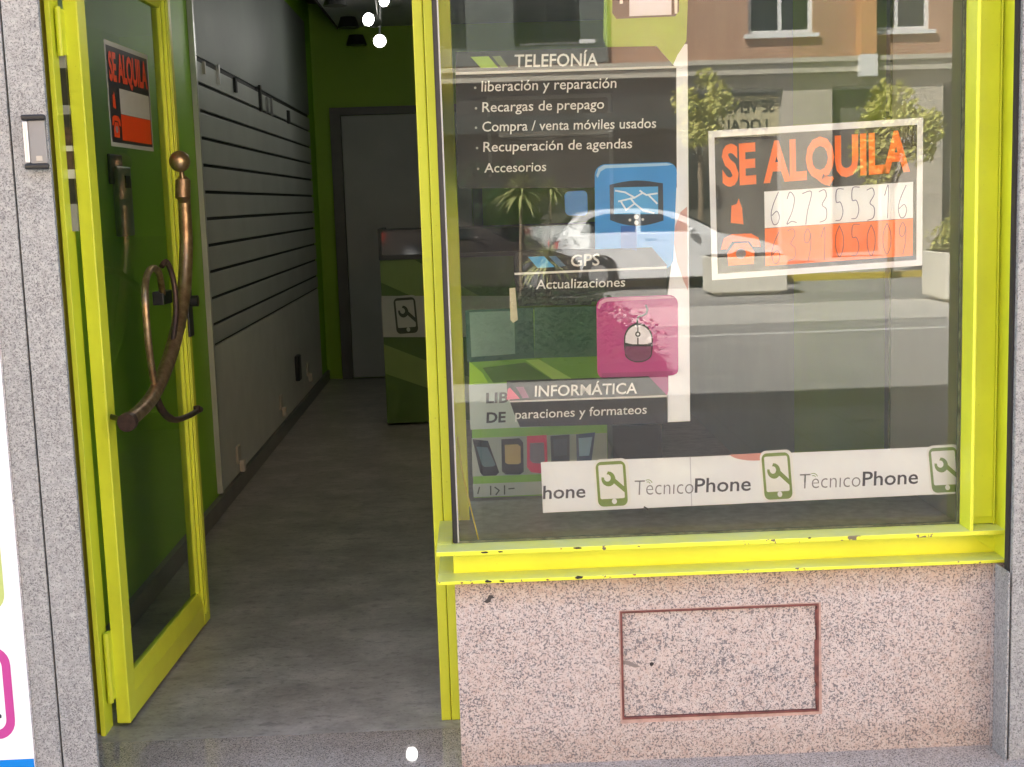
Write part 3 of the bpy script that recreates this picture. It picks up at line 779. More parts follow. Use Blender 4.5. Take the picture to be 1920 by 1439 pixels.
sheet('phone_keys', [(1162, -5), (1168, -5), (1168, 7), (1162, 8)], Y2, LETTER, sp)
sheet('phone_side_key', [(1264, -20), (1271, -20), (1270, 26), (1265, 26)], Y2, LETTER, sp)
sheet('dark_panel', [(854, 98), (1135, 89), (1229, 87), (1268, 128), (1269, 352), (862, 354), (857, 340)], Y1, DARK, sp)
sheet('title_rule', [(854, 136), (1268, 124), (1268, 128), (854, 141)], Y2, LETTER, sp)
sheet('green_flash', [(882, 107), (916, 106), (934, 127), (902, 128)], Y2, ink('a3c53e'), sp)
sheet('pale_flash', [(923, 106), (938, 105), (953, 126), (940, 127)], Y2, ink('77884a'), sp)
text_mesh('title_lettering', 'TELEFONÍA', (964, 126), (1121, 123), 23.5, Y3, LETTER, sp, .013)
for s, x0, y0, x1, y1, cp in (('liberación y reparación', 902.5, 172, 1155.5, 165, 19.5), ('Recargas de prepago', 904, 210.5, 1132.5, 204, 18.5), ('Compra / venta móviles usados', 904, 247, 1230, 240, 18.5),
                              ('Recuperación de agendas', 906, 285, 1185, 278, 18.5), ('Accesorios', 908, 324, 1024, 321, 17.5)):
    text_mesh('list_lettering', s, (x0, y0), (x1, y1), cp, Y3, LETTER, sp, .006)
    sheet('bullet', circle(x0-11.5, y0-7, 2.4, 10), Y3, ink('b4b4ae'), sp)
# GPS block
sheet('blue_tile', rtile((1115, 309), (1270, 304), (1262, 505), (1116, 505), .13, 1.3) , Y1-.0003, ink('3a9ae0'), sp)
sheet('tile_highlight', [(1118, 330), (1122, 316), (1132, 310), (1250, 306), (1262, 309), (1250, 311), (1136, 316), (1126, 322), (1121, 334)], Y2-.0002, ink('a8d4f2'), sp)
sheet('small_blue_tile', rtile((1058, 360), (1101, 357), (1102, 405), (1060, 404), .2), Y1-.0003, ink('3f86c4'), sp)
dev = [(1143, 347)] + [(1143+ k*100/8, 347-7*math.sin(math.pi*k/8)-k*.3) for k in range(1, 8)] + [(1243, 344), (1244, 414)] + [(1244-k*100/8, 414+10*math.sin(math.pi*k/8)) for k in range(1, 8)] + [(1144, 413)]
sheet('navigator_drawing', dev, Y2, ink('33404f'), sp)
sheet('navigator_screen', [(1151, 352), (1234, 350), (1234, 402), (1151, 402)], Y2-.0002, ink('56aee6'), sp)
strokes('map_lines', [[(1154, 358), (1172, 361), (1190, 371), (1205, 362), (1200, 358)], [(1190, 371), (1160, 378)], [(1205, 362), (1212, 366), (1232, 363)], [(1216, 366), (1232, 382)], [(1164, 378), (1174, 394), (1190, 382), (1182, 372)], [(1190, 382), (1206, 395), (1226, 400)]], 3.2, Y3, ink('e6f2fb'), sp)
for cx, cy, r_ in ((1193, 407, 4.6), (1193, 418, 4.2), (1181, 413, 2.7), (1205, 412, 2.7)): sheet('navigator_key', circle(cx, cy, r_, 12), Y3, LETTER, sp)
sheet('stand_stem', [(1164, 424), (1194, 424), (1194, 470), (1164, 470)], Y2, ink('2f6fc0'), sp)
sheet('gps_panel', [(963, 474), (1060, 470), (1222, 464), (1250, 497), (1252, 560), (1110, 566), (1108, 572), (972, 574), (964, 520)], Y2, DARK, sp)
sheet('stand_base', arc_px(1178, 500, 42, 32, 0, 180, 14), Y2-.0003, ink('2b2b2a'), sp)
sheet('gps_rule', [(964, 512), (1250, 500), (1250, 504), (965, 516)], Y3, LETTER, sp)
sheet('blue_flash', [(990, 482), (1020, 481), (1040, 501), (1008, 503)], Y3, ink('52abe2'), sp)
sheet('slate_flash', [(1029, 481), (1042, 480), (1061, 499), (1048, 501)], Y3, ink('466c94'), sp)
text_mesh('title_lettering', 'GPS', (1070, 500), (1124, 497.5), 22, Y4, LETTER, sp, .013)
text_mesh('list_lettering', 'Actualizaciones', (1005, 542.5), (1172, 537.5), 17.5, Y3, LETTER, sp, .006)
sheet('bullet', circle(995, 537, 2.3, 10), Y3, ink('b4b4ae'), sp)
# informática block
sheet('pink_tile', rtile((1118, 559), (1271, 553), (1272, 708), (1120, 712), .11), Y2-.0002, ink('bd3f90'), sp)
sheet('pink_highlight', [(1120, 578), (1124, 566), (1134, 560), (1255, 555), (1266, 559), (1252, 560), (1138, 566), (1128, 571), (1124, 580)], Y3, ink('dfa0c4'), sp)
sheet('pink_foot', [(1128, 700), (1262, 696), (1251, 742), (1215, 706), (1128, 712)], Y3+.0001, ink('a63a82'), sp)
mo = arc_px(1197, 636, 27, 30, 0, 180, 14) + [(1170, 650), (1172, 664)] + arc_px(1197, 662, 26, 18, 190, 350, 10) + [(1224, 650)]
sheet('mouse_outline', mo, Y3-.0002, ink('2e2a38'), sp)
sheet('mouse_top', arc_px(1197, 637, 24.5, 27, 0, 180, 14) + [(1172.5, 643), (1186, 646), (1208, 646), (1221.5, 643)], Y4+.0003, ink('ececf4'), sp)
sheet('mouse_base', [(1172.5, 650), (1221.5, 650), (1221, 664)] + arc_px(1197, 662, 24, 16, 350, 190, 10) + [(1172.5, 664)], Y4+.0003, ink('7d3a68'), sp)
strokes('mouse_cable', [[(1195, 612), (1195, 600), (1197, 594), (1205, 592), (1212, 588), (1214, 580), (1211, 573)]], 3.6, Y4, ink('3a2a48'), sp)
strokes('mouse_wheel_line', [[(1196, 612), (1196, 622)], [(1196, 634), (1196, 648)]], 2.4, Y4, ink('2e2a38'), sp)
sheet('mouse_wheel', circle(1196, 627, 5.2, 12), Y4+.0001, ink('2e2a38'), sp)
sheet('wheel_centre', circle(1196, 627, 2.6, 10), Y4, ink('ececf4'), sp)
sheet('informatics_panel', [(950, 714), (1216, 706), (1250, 741), (1252, 794), (975, 801), (964, 776), (957, 756), (951, 738)], Y3, DARK, sp)
sheet('informatics_rule', [(955, 752), (1251, 741), (1251, 745), (956, 755)], Y4+.0003, LETTER, sp)
sheet('pink_flash', [(952, 730), (956, 727), (975, 748), (950, 750)], Y4+.0003, ink('e0567e'), sp)
sheet('plum_flash', [(967, 726), (982, 726), (992, 746), (980, 747)], Y4+.0003, ink('8c4a72'), sp)
text_mesh('title_lettering', 'INFORMÁTICA', (1002.5, 744), (1194.5, 738), 20.5, Y4, LETTER, sp, .013)
text_mesh('list_lettering', 'paraciones y formateos', (966, 786), (1212.5, 776), 17, Y4, LETTER, sp, .006)
sheet('white_patch', [(1253, 705), (1262, 704), (1291, 690), (1293, 789), (1254, 791)], Y3-.0001, WHITE, sp)
# faded pink picture edge left in the white margin, torn pale sliver at the left
sheet('pink_print', [(1288, 388), (1276, 398), (1266, 424), (1263, 452), (1270, 492), (1282, 528), (1290, 545)], Y1-.0002, ink('d9b3b0'), sp)
sheet('torn_edge', [(955, 541), (966, 540), (971, 600), (962, 606), (957, 600)], Y2, ink('d8d4b8'), sp)

# ---- white banner strip
bs = thing('banner_strip', at(1410, 905, GY), 'white paper strip with phone marks and the shop name along the foot of the window', 'banner')
sheet('paper', [(1014, 867), (1297, 857), (1803, 836), (1803, 925), (1297, 949), (1018, 962)], Y2, ink('f0f5ff'), bs)
strokes('paper_join', [[(1294, 857), (1297, 949)]], 1.6, Y2-.0002, ink('c3c7d6'), bs)
text_mesh('lettering', 'hone', (1018, 936), (1097.5, 933), 25, Y3, ink('4e4e58'), bs, .012)
for (tx0, ty0, tx1, ty1), (bx0, by0, bx1, by1) in (((1189, 929, 1300, 926), (1302.5, 924, 1407.5, 920)), ((1499, 917, 1613, 913), (1617, 911.5, 1721, 907))):
    text_mesh('thin_lettering', 'Tecnıco', (tx0, ty0), (tx1, ty1), 27, Y3, ink('7c7e88'), bs, -.012)
    text_mesh('bold_lettering', 'Phone', (bx0, by0), (bx1, by1), 27, Y3, ink('44444e'), bs, .010)
    cx = tx0+26; cy = ty0-23
    strokes('signal_arcs', [arc_px(cx, cy+2, 4, 4, 20, 120, 6), arc_px(cx, cy+2, 8, 8, 20, 120, 6)], 1.3, Y3, ink('7d9a58'), bs)
mark(px_map((1116, 867), (1172, 864), (1122, 951), Y3), .0002, 'phone_mark', ink('7c9434'), ink('f0f2f4'), bs)
mark(px_map((1427, 851), (1480, 848), (1434, 938), Y3), .0002, 'phone_mark', ink('7c9440'), ink('f0f2f4'), bs)
mark(px_map((1740, 841), (1794, 838), (1748, 925), Y3), .0002, 'phone_mark', ink('78925a'), ink('e9ecf0'), bs)
sheet('peach_print', [(1366, 853), (1462, 848)] + arc_px(1414, 851, 46, 13, -8, -172, 12), Y3, ink('d99b90'), bs)
strokes('black_speck', [[(1208, 951), (1214, 955)]], 3, Y3, ink('3a3a3a'), bs)

# ---- SE ALQUILA signs
def rent_sign(name, pos, label, mp, parent_loc, paper='eef3ff', OR='ff7c0c'):
    """mp(u, v, layer): u 0..1 across, v 0..1 up"""
    s_ = thing(name, parent_loc, label, 'sign', 'orange for rent signs')
    def sh(nm, pts, lay, m): b = MB(); b.flat = True; b.poly([mp(u, v, lay) for u, v in pts]); return b.build(nm, m, s_)
    OR = ink(OR)
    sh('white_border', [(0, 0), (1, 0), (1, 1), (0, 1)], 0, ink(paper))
    sh('black_field', [(.028, .04), (.972, .04), (.972, .955), (.028, .955)], 1, ink('26262a'))
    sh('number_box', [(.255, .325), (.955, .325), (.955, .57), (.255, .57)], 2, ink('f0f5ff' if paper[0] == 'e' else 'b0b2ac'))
    sh('orange_box', [(.255, .07), (.955, .07), (.955, .322), (.255, .322)], 2, OR)
    # telephone drawing
    sh('telephone_body', [(.08, .09), (.20, .09), (.205, .17), (.175, .235), (.11, .235), (.075, .17)], 2, OR)
    sh('telephone_receiver', [(.045, .20), (.06, .275), (.10, .30), (.19, .295), (.225, .265), (.235, .20), (.20, .205), (.18, .245), (.10, .25), (.075, .20)], 3, OR)
    b = MB(); b.flat = True; b.poly([mp(.14+.024*math.cos(2*math.pi*k/14), .165+.035*math.sin(2*math.pi*k/14), 3) for k in range(14)]); b.build('dial', ink('8a8d90'), s_)
    # small orange tag on strings
    sh('key_tag', [(.095, .375), (.155, .36), (.15, .47), (.135, .535), (.125, .50), (.10, .49)], 2, OR)
    a = mp(.06, .635, 3); c = mp(.94, .655, 3); up_ = (mp(.06, .9, 3)-a)
    text_mesh('lettering', 'SE ALQUILA', a, c, up_.length*1.06, 0, OR, s_, .040, up=up_.normalized())
    return s_, mp
f_ = bil((1328, 246), (1731, 221), (1729, 498), (1335, 526))
def mp1(u, v, lay): x, y = f_(u, v); return at(x, y, GY+.0016-.0004*lay)
s1, _ = rent_sign('for_rent_sign', None, 'SE ALQUILA sign with handwritten phone numbers on the right of the window', mp1, at(1530, 370, GY))
# handwriting
DG = {'6': [[(.75, 1), (.3, .62), (.12, .3), (.3, .03), (.65, .05), (.8, .25), (.6, .42), (.2, .3)]], '2': [[(.15, .8), (.4, 1), (.75, .8), (.55, .4), (.1, .03), (.5, .1), (.9, .05)]],
      '7': [[(.1, .95), (.85, .98), (.5, .4), (.35, .0)]], '3': [[(.15, .95), (.6, 1), (.75, .8), (.4, .55), (.75, .4), (.7, .1), (.2, .02)]], '5': [[(.85, .98), (.3, .97), (.25, .6), (.6, .58), (.8, .3), (.6, .05), (.2, .03)]],
      '1': [[(.3, .7), (.6, 1), (.55, 0)]], '9': [[(.75, .8), (.5, 1), (.22, .8), (.3, .58), (.6, .6), (.75, .85), (.72, .4), (.5, 0)]], '0': [[(.5, 1), (.2, .7), (.2, .3), (.5, .02), (.8, .3), (.8, .7), (.5, 1)]]}
def handwriting(s, u0, u1, v0, v1, m, w_, name):
    n = len(s)
    for i, ch in enumerate(s):
        b = MB(); b.flat = True; k = 0
        dv = rnd.uniform(-.012, .012)
        for ln in DG[ch]:
            q = [Vector((u0+(u1-u0)*(i+.12+.76*x)/n, dv+v0+(v1-v0)*y, 0)) for x, y in ln]
            px = [f_(v.x, v.y) for v in smooth_path(q, 4)]
            for quad in stroke_px(px, w_):
                b.poly([at(x, y, GY+.0003-(k % 7)*.00002) for x, y in quad]); k += 1
        b.build(name, m, s1)
handwriting('627355316', .27, .945, .335, .555, ink('5a5c88'), 1.5, 'handwritten_digit')
handwriting('639105009', .27, .945, .085, .30, ink('8c4630'), 1.5, 'handwritten_digit')
for ln in ([(1362, 350), (1372, 362), (1376, 382)], [(1389, 356), (1388, 380)], [(1440, 345), (1431, 362)], [(1345, 400), (1358, 388), (1374, 384)], [(1394, 384), (1400, 410), (1416, 432)]):
    strokes('tag_string', [ln], 1.6, GY+.0005, ink('1a1a1c'), s1)
# the one on the door glass
def mp2(u, v, lay): return MD @ Vector((-.0205+.0004*lay, .283+.455*u, 1.700+.312*v))
rent_sign('for_rent_sign', None, 'smaller SE ALQUILA sign stuck on the glass of the open door', mp2, MD @ Vector((-.02, .5, 1.85)), 'a4a89c', 'd94410')  # darker paper and orange: the weaker indoor light is put into the inks

# ---- phone poster standing inside the window
YPp = 4.0
pp = thing('phone_poster', at(1000, 920, YPp), 'green poster of mobile phones standing on the shelf inside the window', 'poster')
MB().box(-.028, .405, YPp+.002, YPp+.012, .598, 1.17).build('backing_board', ink('3b4a40'), pp)
def ppq(nm, pts, lay, c):
    c = ''.join('%02x' % min(255, int(int(c[i:i+2], 16)*1.3+8)) for i in (0, 2, 4))
    return sheet(nm, pts, YPp-.0006*lay, ink(c), pp)
ppq('green_field', [(880, 585), (1135, 578), (1140, 925), (888, 934)], 0, '5d8630')
ppq('screen_frame', [(872, 582), (1000, 577), (1002, 672), (876, 680)], 1, '2f4a40')
ppq('screen_picture', [(880, 586), (964, 583), (966, 664), (884, 670)], 2, '5f7568')
ppq('upper_field', [(1002, 577), (1135, 574), (1136, 668), (1002, 672)], 1, '3f5c4c')
ppq('light_band', [(880, 678), (905, 700), (915, 718), (880, 722)], 1, '7fa832')
ppq('light_band', [(985, 676), (1010, 674), (1075, 712), (1040, 714)], 1, '86a850')
ppq('dark_band', [(905, 690), (985, 680), (1035, 712), (925, 718)], 1, '3d5c22')
ppq('text_band', [(879, 722), (1138, 712), (1138, 795), (882, 806)], 2, '8e9a92')
text_mesh('lettering', 'LIB', (911, 756), (953, 754.5), 20, YPp-.0018, ink('1d1f1f'), pp, .03)
text_mesh('lettering', 'DE', (912, 793), (948, 791.5), 20, YPp-.0018, ink('1d1f1f'), pp, .03)
ppq('phone_band', [(884, 822), (1138, 812), (1139, 885), (886, 894)], 1, '737d74')
for i, (q, c, sc_) in enumerate((([(886, 824), (915, 827), (936, 886), (930, 892), (906, 893), (900, 886)], '15181a', '3c5256'), ([(940, 824), (974, 822), (981, 830), (982, 885), (975, 890), (948, 890), (941, 884)], '1c1f24', '8a7a4c'),
                               ([(988, 818), (1025, 816), (1027, 880), (1018, 888), (996, 886), (988, 876)], '9c2646', '5a5560'), ([(1032, 818), (1068, 815), (1068, 872), (1034, 876)], '1f2630', '2c3644'), ([(1080, 815), (1116, 811), (1108, 874), (1082, 876)], '23344c', '6d8a9c'))):
    ppq('phone_picture', q, 2, c)
    cx = sum(a for a, _ in q)/len(q); cy = sum(b_ for _, b_ in q)/len(q)
    ppq('phone_screen', [(cx+(a-cx)*.72, cy-6+(b_-cy)*.55) for a, b_ in q], 3, sc_)
ppq('logo_band', [(886, 908), (1139, 898), (1140, 922), (888, 933)], 1, '7f8a84')
for ln in ([(896, 926), (899, 914)], [(920, 928), (920, 912)], [(928, 914), (936, 920), (930, 928)], [(946, 927), (946, 911)], [(954, 917), (964, 916)]):
    strokes('faint_letter', [ln], 2.5, YPp-.0016, ink('45524a'), pp)
# a dark screen leaning inside further right
tag(MB().prism([at(1128, 800, 4.05), at(1240, 796, 4.05), at(1244, 905, 4.05), at(1130, 910, 4.05)], (0, .02, 0)).build('dark_display_board', ink('232b24')), 'dark board standing behind the strip right of the phone poster', 'board')


# ================================================================== the street mirrored in the window
def bricks():
    k = NB('brick_wall'); g_ = k.n('NewGeometry'); se = k.n('SeparateXYZ'); k.l(g_.outputs['Position'], se.inputs[0])
    cb = k.n('CombineXYZ'); ad = k.n('Math', operation='ADD'); k.l(se.outputs[0], ad.inputs[0]); k.l(se.outputs[1], ad.inputs[1]); k.l(ad.outputs[0], cb.inputs[0]); k.l(se.outputs[2], cb.inputs[1])
    br = k.n('TexBrick'); k.l(cb.outputs[0], br.inputs['Vector']); br.inputs['Scale'].default_value = 4.0
    br.inputs['Color1'].default_value = (.44, .245, .14, 1); br.inputs['Color2'].default_value = (.52, .30, .185, 1); br.inputs['Mortar'].default_value = (.38, .31, .24, 1); br.inputs['Mortar Size'].default_value = .02
    br.inputs['Brick Width'].default_value = 1.0; br.inputs['Row Height'].default_value = .3
    k.col(k.mix(k.ramp(k.noise(k.coord(), .8, 5), [(.4, 0.0), (.7, .3)]), br.outputs[0], (.2, .11, .07))); k.rough(.9); return k.m
M['brick'] = bricks()
M['belt'] = plain('pale_stone_belt', (.52, .48, .38), .8, .08)
M['shop_stone'] = plain('shop_stone', (.50, .45, .36), .8, .15, scale=2)
M['win_frame'] = plain('white_window_frame', (.8, .8, .76), .5)
M['planter'] = plain('cream_planter', (.78, .74, .62), .7, .06)
M['soil'] = plain('soil', (.05, .035, .02), .95)
M['orange_brick'] = plain('orange_render', (.62, .33, .15), .85, .08)
def leafy(name, a, b_):
    k = NB(name); oi = k.noise(k.coord(), 3, 3); k.col(k.ramp(oi, [(.3, a), (.7, b_)])); k.rough(.6)
    k.b.inputs['Specular IOR Level'].default_value = .08
    return k.m
M['leaf'] = leafy('tree_leaf', (.40, .41, .08), (.66, .62, .22))
M['leaf_dark'] = leafy('hedge_leaf', (.012, .03, .012), (.035, .065, .022))
M['palm_leaf'] = leafy('palm_leaf', (.22, .25, .08), (.45, .45, .2))
M['bark'] = plain('bark', (.26, .20, .13), .9, .25, scale=12)

OY = -23.0
ob = thing('apartment_building', (6, OY, 0), 'brick apartment block across the street mirrored in the window glass', 'building')
ob_wins = []
for q in ((50, 75),): pass
win_x = [-14.5, -11.2, -7.9, -4.6, -1.3, 2.0, 6.95, 9.55, 12.9, 16.2, 19.5]
b = MB(); b.box(-30, 30, OY-8, OY-.3, 4.4, 16.0); b.build('brick_core', M['brick'], ob)
b = MB()
edges = [-30]
WW, WZ0, WH, ST = 1.45, 4.95, 1.75, 3.1
for st in range(4):
    z0 = WZ0+st*ST; zl = 4.4 if st == 0 else z0-ST+WH; 
    b.box(-30, 30, OY-.299, OY, zl, z0)
    xs = [-30]
    for x in win_x: xs += [x-WW/2, x+WW/2]
    xs.append(30)
    for i in range(0, len(xs), 2): b.box(xs[i], xs[i+1], OY-.299, OY, z0, z0+WH)
b.box(-30, 30, OY-.299, OY, WZ0+3*ST+WH, 16.5)
b.build('brick_facade', M['brick'], ob)
for st in range(4):
    for x in win_x:
        z0 = WZ0+st*ST
        w = frame(MB(), x-WW/2+.001, x+WW/2-.001, z0+.001, z0+WH-.001, .09, OY-.2, OY-.1).box(x-.04, x+.04, OY-.2, OY-.1, z0+.09, z0+WH-.09).box(x-WW/2-.1, x+WW/2+.1, OY+.001, OY+.12, z0-.09, z0-.001).build('window', M['win_frame'], ob)
        MB().box(x-WW/2+.09, x+WW/2-.09, OY-.18, OY-.15, z0+.09, z0+WH-.09).build('pane', plain('curtained_glass', (.34, .35, .33), .15) if (x*7+st) % 3 > 1 else M['car_glass'], w)
MB().box(-30, 30, OY, OY+.22, 4.08, 4.40).box(-30, 30, OY, OY+.3, 4.30, 4.401).build('stone_belt', M['belt'], ob)
gb = MB(); shop_x = [(-13, -9.5), (-8.6, -5.2), (-4.2, -.8), (.4, 3.2), (4.6, 7.0), (8.1, 9.3), (10.6, 13.8), (15, 18)]
xs = [-30]
for a, c in shop_x: xs += [a, c]
xs.append(30)
db = MB()
for i in range(0, len(xs), 2):
    g2 = db if xs[i+1] < 4.65 else gb
    g2.box(xs[i], xs[i+1], OY-.6, OY-.02, -.1, 4.079)
db.box(-29.9, 4.6, OY-.6, OY-.021, 3.8, 4.078); gb.box(4.6, 29.9, OY-.6, OY-.021, 3.8, 4.078); gb.box(-29.9, 29.9, OY-8, OY-1.6, -.1, 4.39)
gb.build('ground_floor_wall', M['shop_stone'], ob)
db.build('dark_clad_wall', plain('dark_marble_cladding', (.045, .047, .04), .4, .3, scale=2), ob)
MB().box(-30, 4.5, OY-.019, OY+.9, 3.25, 3.30).box(-30, 4.5, OY+.85, OY+.9, 2.95, 3.249).build('dark_awning', plain('dark_awning_cloth', (.03, .04, .034), .8), ob)
for a, c in shop_x:
    f2 = frame(MB(), a+.001, c-.001, .001, 3.799, .08, OY-.35, OY-.25).build('shop_window', M['trim'], ob)
    MB().box(a+.08, c-.08, OY-.32, OY-.28, .08, 3.72).build('pane', plain('shop_window_glass', (.16, .15, .12), .1, .5, scale=.9), f2)
MB().box(8.62, 8.95, OY, OY+.45, 4.42, 16.2).build('pilaster', M['orange_brick'], ob)
MB().box(8.60, 8.97, OY+.221, OY+.47, 3.95, 4.415).build('pilaster_foot', M['win_frame'], ob)
gbd = thing('office_building', (-.7, OY+.1, 0), 'dull grey green block left of the brick building across the street', 'building')
MB().box(-4.6, 3.1, OY+.002, OY+.10, 4.45, 9.0).build('grey_facade', plain('grey_green_render', (.13, .145, .13), .8, .2, scale=1.5), gbd)
for st in range(1):
    for i, x in enumerate((-3.4, -.75, 1.75)):
        w = frame(MB(), x-.7, x+.7, 4.9+3.1*st, 6.7+3.1*st, .08, OY+.101, OY+.15).box(x-.03, x+.03, OY+.101, OY+.14, 4.98+3.1*st, 6.62+3.1*st).build('window', M['groove'], gbd)
        MB().box(x-.62, x+.62, OY+.1005, OY+.12, 4.98+3.1*st, 6.62+3.1*st).build('pane', M['car_glass'], w)
sg = thing('for_sale_sign', (6.2, OY-.2, 3.2), 'SE VENDE LOCAL notice in a shop window across the street', 'sign')
MB().box(5.45, 6.95, OY-.245, OY-.235, 2.75, 3.65).build('notice_board', ink('b9b08c'), sg)
# readable from our pavement: it faces +Y, so its text runs towards -X
text_mesh('lettering', 'SE VENDE', Vector((6.85, OY-.233, 3.28)), Vector((5.55, OY-.233, 3.28)), .26, 0, ink('2c2a20'), sg, .02, up=Vector((0, 0, 1)))
text_mesh('lettering', 'LOCAL', Vector((6.7, OY-.233, 2.88)), Vector((5.7, OY-.233, 2.88)), .26, 0, ink('2c2a20'), sg, .02, up=Vector((0, 0, 1)))

# planters
def leaf_blob(c, rad, n, size, squash=.8, gap=.15, seed=1):
    rr = random.Random(seed); b = MB(); b.flat = True
    cl = [(Vector((rr.gauss(0, .5), rr.gauss(0, .5), rr.gauss(0, .45)*squash)), .28+rr.random()*.3) for _ in range(14)]
    for i in range(n):
        k, r_ = cl[rr.randrange(len(cl))]
        d = Vector((rr.gauss(0, 1), rr.gauss(0, 1), rr.gauss(0, 1))).normalized()*(rr.random()**.4)*r_
        p = Vector(c)+(k+d)*rad
        a = Vector((rr.gauss(0, 1), rr.gauss(0, 1), rr.gauss(0, 1))).normalized(); t = a.orthogonal().normalized(); u_ = a.cross(t)
        s = size*(.6+.8*rr.random())
        b.poly([p-t*s, p+u_*s*.45, p+t*s, p-u_*s*.45])
    return b
def planter(x0, x1, y0, y1, z1, label):
    o = thing('street_planter', ((x0+x1)/2, (y0+y1)/2, -.12), label, 'planter', 'cream planters along the road')
    b = MB(); b.prism([(x0, y0, .0-.06), (x1, y0, -.06), (x1, y1, -.06), (x0, y1, -.06)], (0, 0, z1+.06)); b.box(x0+.08, x1-.08, y0+.08, y1-.08, -.12, -.0601); b.build('tub', M['planter'], o, bevel=.015)
    MB().box(x0+.05, x1-.05, y0+.05, y1-.05, z1+.0005, z1+.02).build('soil', M['soil'], o)
    return o
planter(6.55, 7.75, -12.4, -11.4, .58, 'cream square planter with a round green bush across the road')
planter(3.75, 4.95, -14.9, -14.0, .50, 'long cream planter in front of the pale parked car')
bu = thing('bush', (7.1, -11.9, .6), 'round green bush growing in the square planter', 'bush')
leaf_blob((7.1, -11.9, .95), .42, 1300, .035, 1.1, seed=3).build('foliage', M['leaf'], bu); MB().tube([(7.1, -11.9, .58), (7.1, -11.9, .95)], .02, 6).build('stem', M['bark'], bu)
# yucca / palm plants
def palm(c, h, n, L, label, seed, trunk=.05):
    rr = random.Random(seed); o = thing('palm_plant', c, label, 'palm', 'spiky palms across the road'); c = Vector(c)
    top = c+Vector((.12*h*.3, 0, h)); MB().tube([c, c+Vector((.02, 0, h*.5)), top], [trunk, trunk*.8, trunk*.7], 8).build('trunk', M['bark'], o, smooth=True)
    b = MB(); b.flat = True
    for i in range(n):
        az = rr.random()*6.28; el = R(rr.uniform(-25, 80)); l_ = L*rr.uniform(.7, 1.1)
        d = Vector((math.cos(az)*math.cos(el), math.sin(az)*math.cos(el), math.sin(el))); sd = d.cross(Vector((0, 0, 1))).normalized()
        pts = [top+d*l_*t+Vector((0, 0, -.45*l_*t*t)) for t in (0, .35, .7, 1)]; ws = (.016, .024, .016, .002)
        for k in range(3): b.poly([pts[k]-sd*ws[k], pts[k]+sd*ws[k], pts[k+1]+sd*ws[k+1], pts[k+1]-sd*ws[k+1]])
    b.build('crown', M['palm_leaf'], o); return o
palm((.66, -12.4, .0), 1.62, 120, .52, 'palm with bright drooping fronds against the dark hedge', 5, .03)
palm((1.02, -12.2, .0), .62, 110, .46, 'low spiky palm left of the mirrored pale car', 6, .03)
palm((1.12, -12.9, .0), 1.65, 60, .36, 'thin trunked small palm just left of the pale car', 9, .02)
# dark hedge row and trees behind the palms
hg = thing('hedge', (-2.5, -16.2, 0), 'tall dark green hedge behind the palms across the road', 'hedge')
b = MB(); b.flat = True; rr = random.Random(11)
for i in range(9000):
    p = Vector((rr.uniform(-7, 1.2), rr.uniform(-16.9, -15.4), rr.uniform(0.0, 2.15)))
    n_ = Vector((rr.gauss(0, 1), rr.gauss(0, 1)+.6, rr.gauss(0, 1))).normalized(); t = n_.orthogonal().normalized(); u_ = n_.cross(t); s = rr.uniform(.04, .09)
    b.poly([p-t*s, p+u_*s*.5, p+t*s, p-u_*s*.5])
b.build('foliage', M['leaf_dark'], hg)
MB().box(-7, 1.1, -16.6, -15.8, -.05, 1.9).build('inner_mass', plain('hedge_inside', (.012, .02, .01), .95), hg)
bd = tag(MB().box(-7, 1.7, -13.0, -4.9, -.13, .02).build('planted_bed', plain('bed_earth', (.02, .028, .014), .95)), 'dark planted bed beside the road left of the planters', 'flower bed')
b = MB(); b.flat = True
for i in range(13000):
    p = Vector((rr.uniform(-3.0, 1.73), rr.uniform(-13.0, -4.85), rr.uniform(.02, .30)))
    n_ = Vector((rr.gauss(0, .6), rr.gauss(0, .6), 1)).normalized(); t = n_.orthogonal().normalized(); u_ = n_.cross(t); s = rr.uniform(.025, .05)
    b.poly([p-t*s, p+u_*s*.5, p+t*s, p-u_*s*.5])
structure(b.build('ground_cover', M['leaf_dark']), 'stuff')
def tree(c, h, rad, n, label, seed, leaf='leaf'):
    o = thing('street_tree', c, label, 'tree', 'street trees mirrored in the glass'); c = Vector(c); rr = random.Random(seed)
    b = MB(); b.tube([c, c+Vector((.03, .02, h*.5)), c+Vector((0, .03, h*.9))], [.07, .055, .035], 8)
    for k in range(5):
        a = rr.random()*6.28; b.tube([c+Vector((0, .02, h*(.55+.07*k))), c+Vector((math.cos(a)*rad*.6, math.sin(a)*rad*.6, h*.9+rr.random()*rad*.5))], [.03, .01], 6)
    b.build('trunk', M['bark'], o, smooth=True)
    leaf_blob(c+Vector((0, 0, h)), rad, n, .06, .8, seed=seed).build('crown', M[leaf], o); return o
tree((7.5, -16.9, 0), 2.4, .85, 3600, 'small sunlit street tree mirrored behind the for rent sign', 21)
tree((4.5, -19.5, 0), 2.9, .65, 2000, 'yellow green street tree mirrored left of the for rent sign', 22)

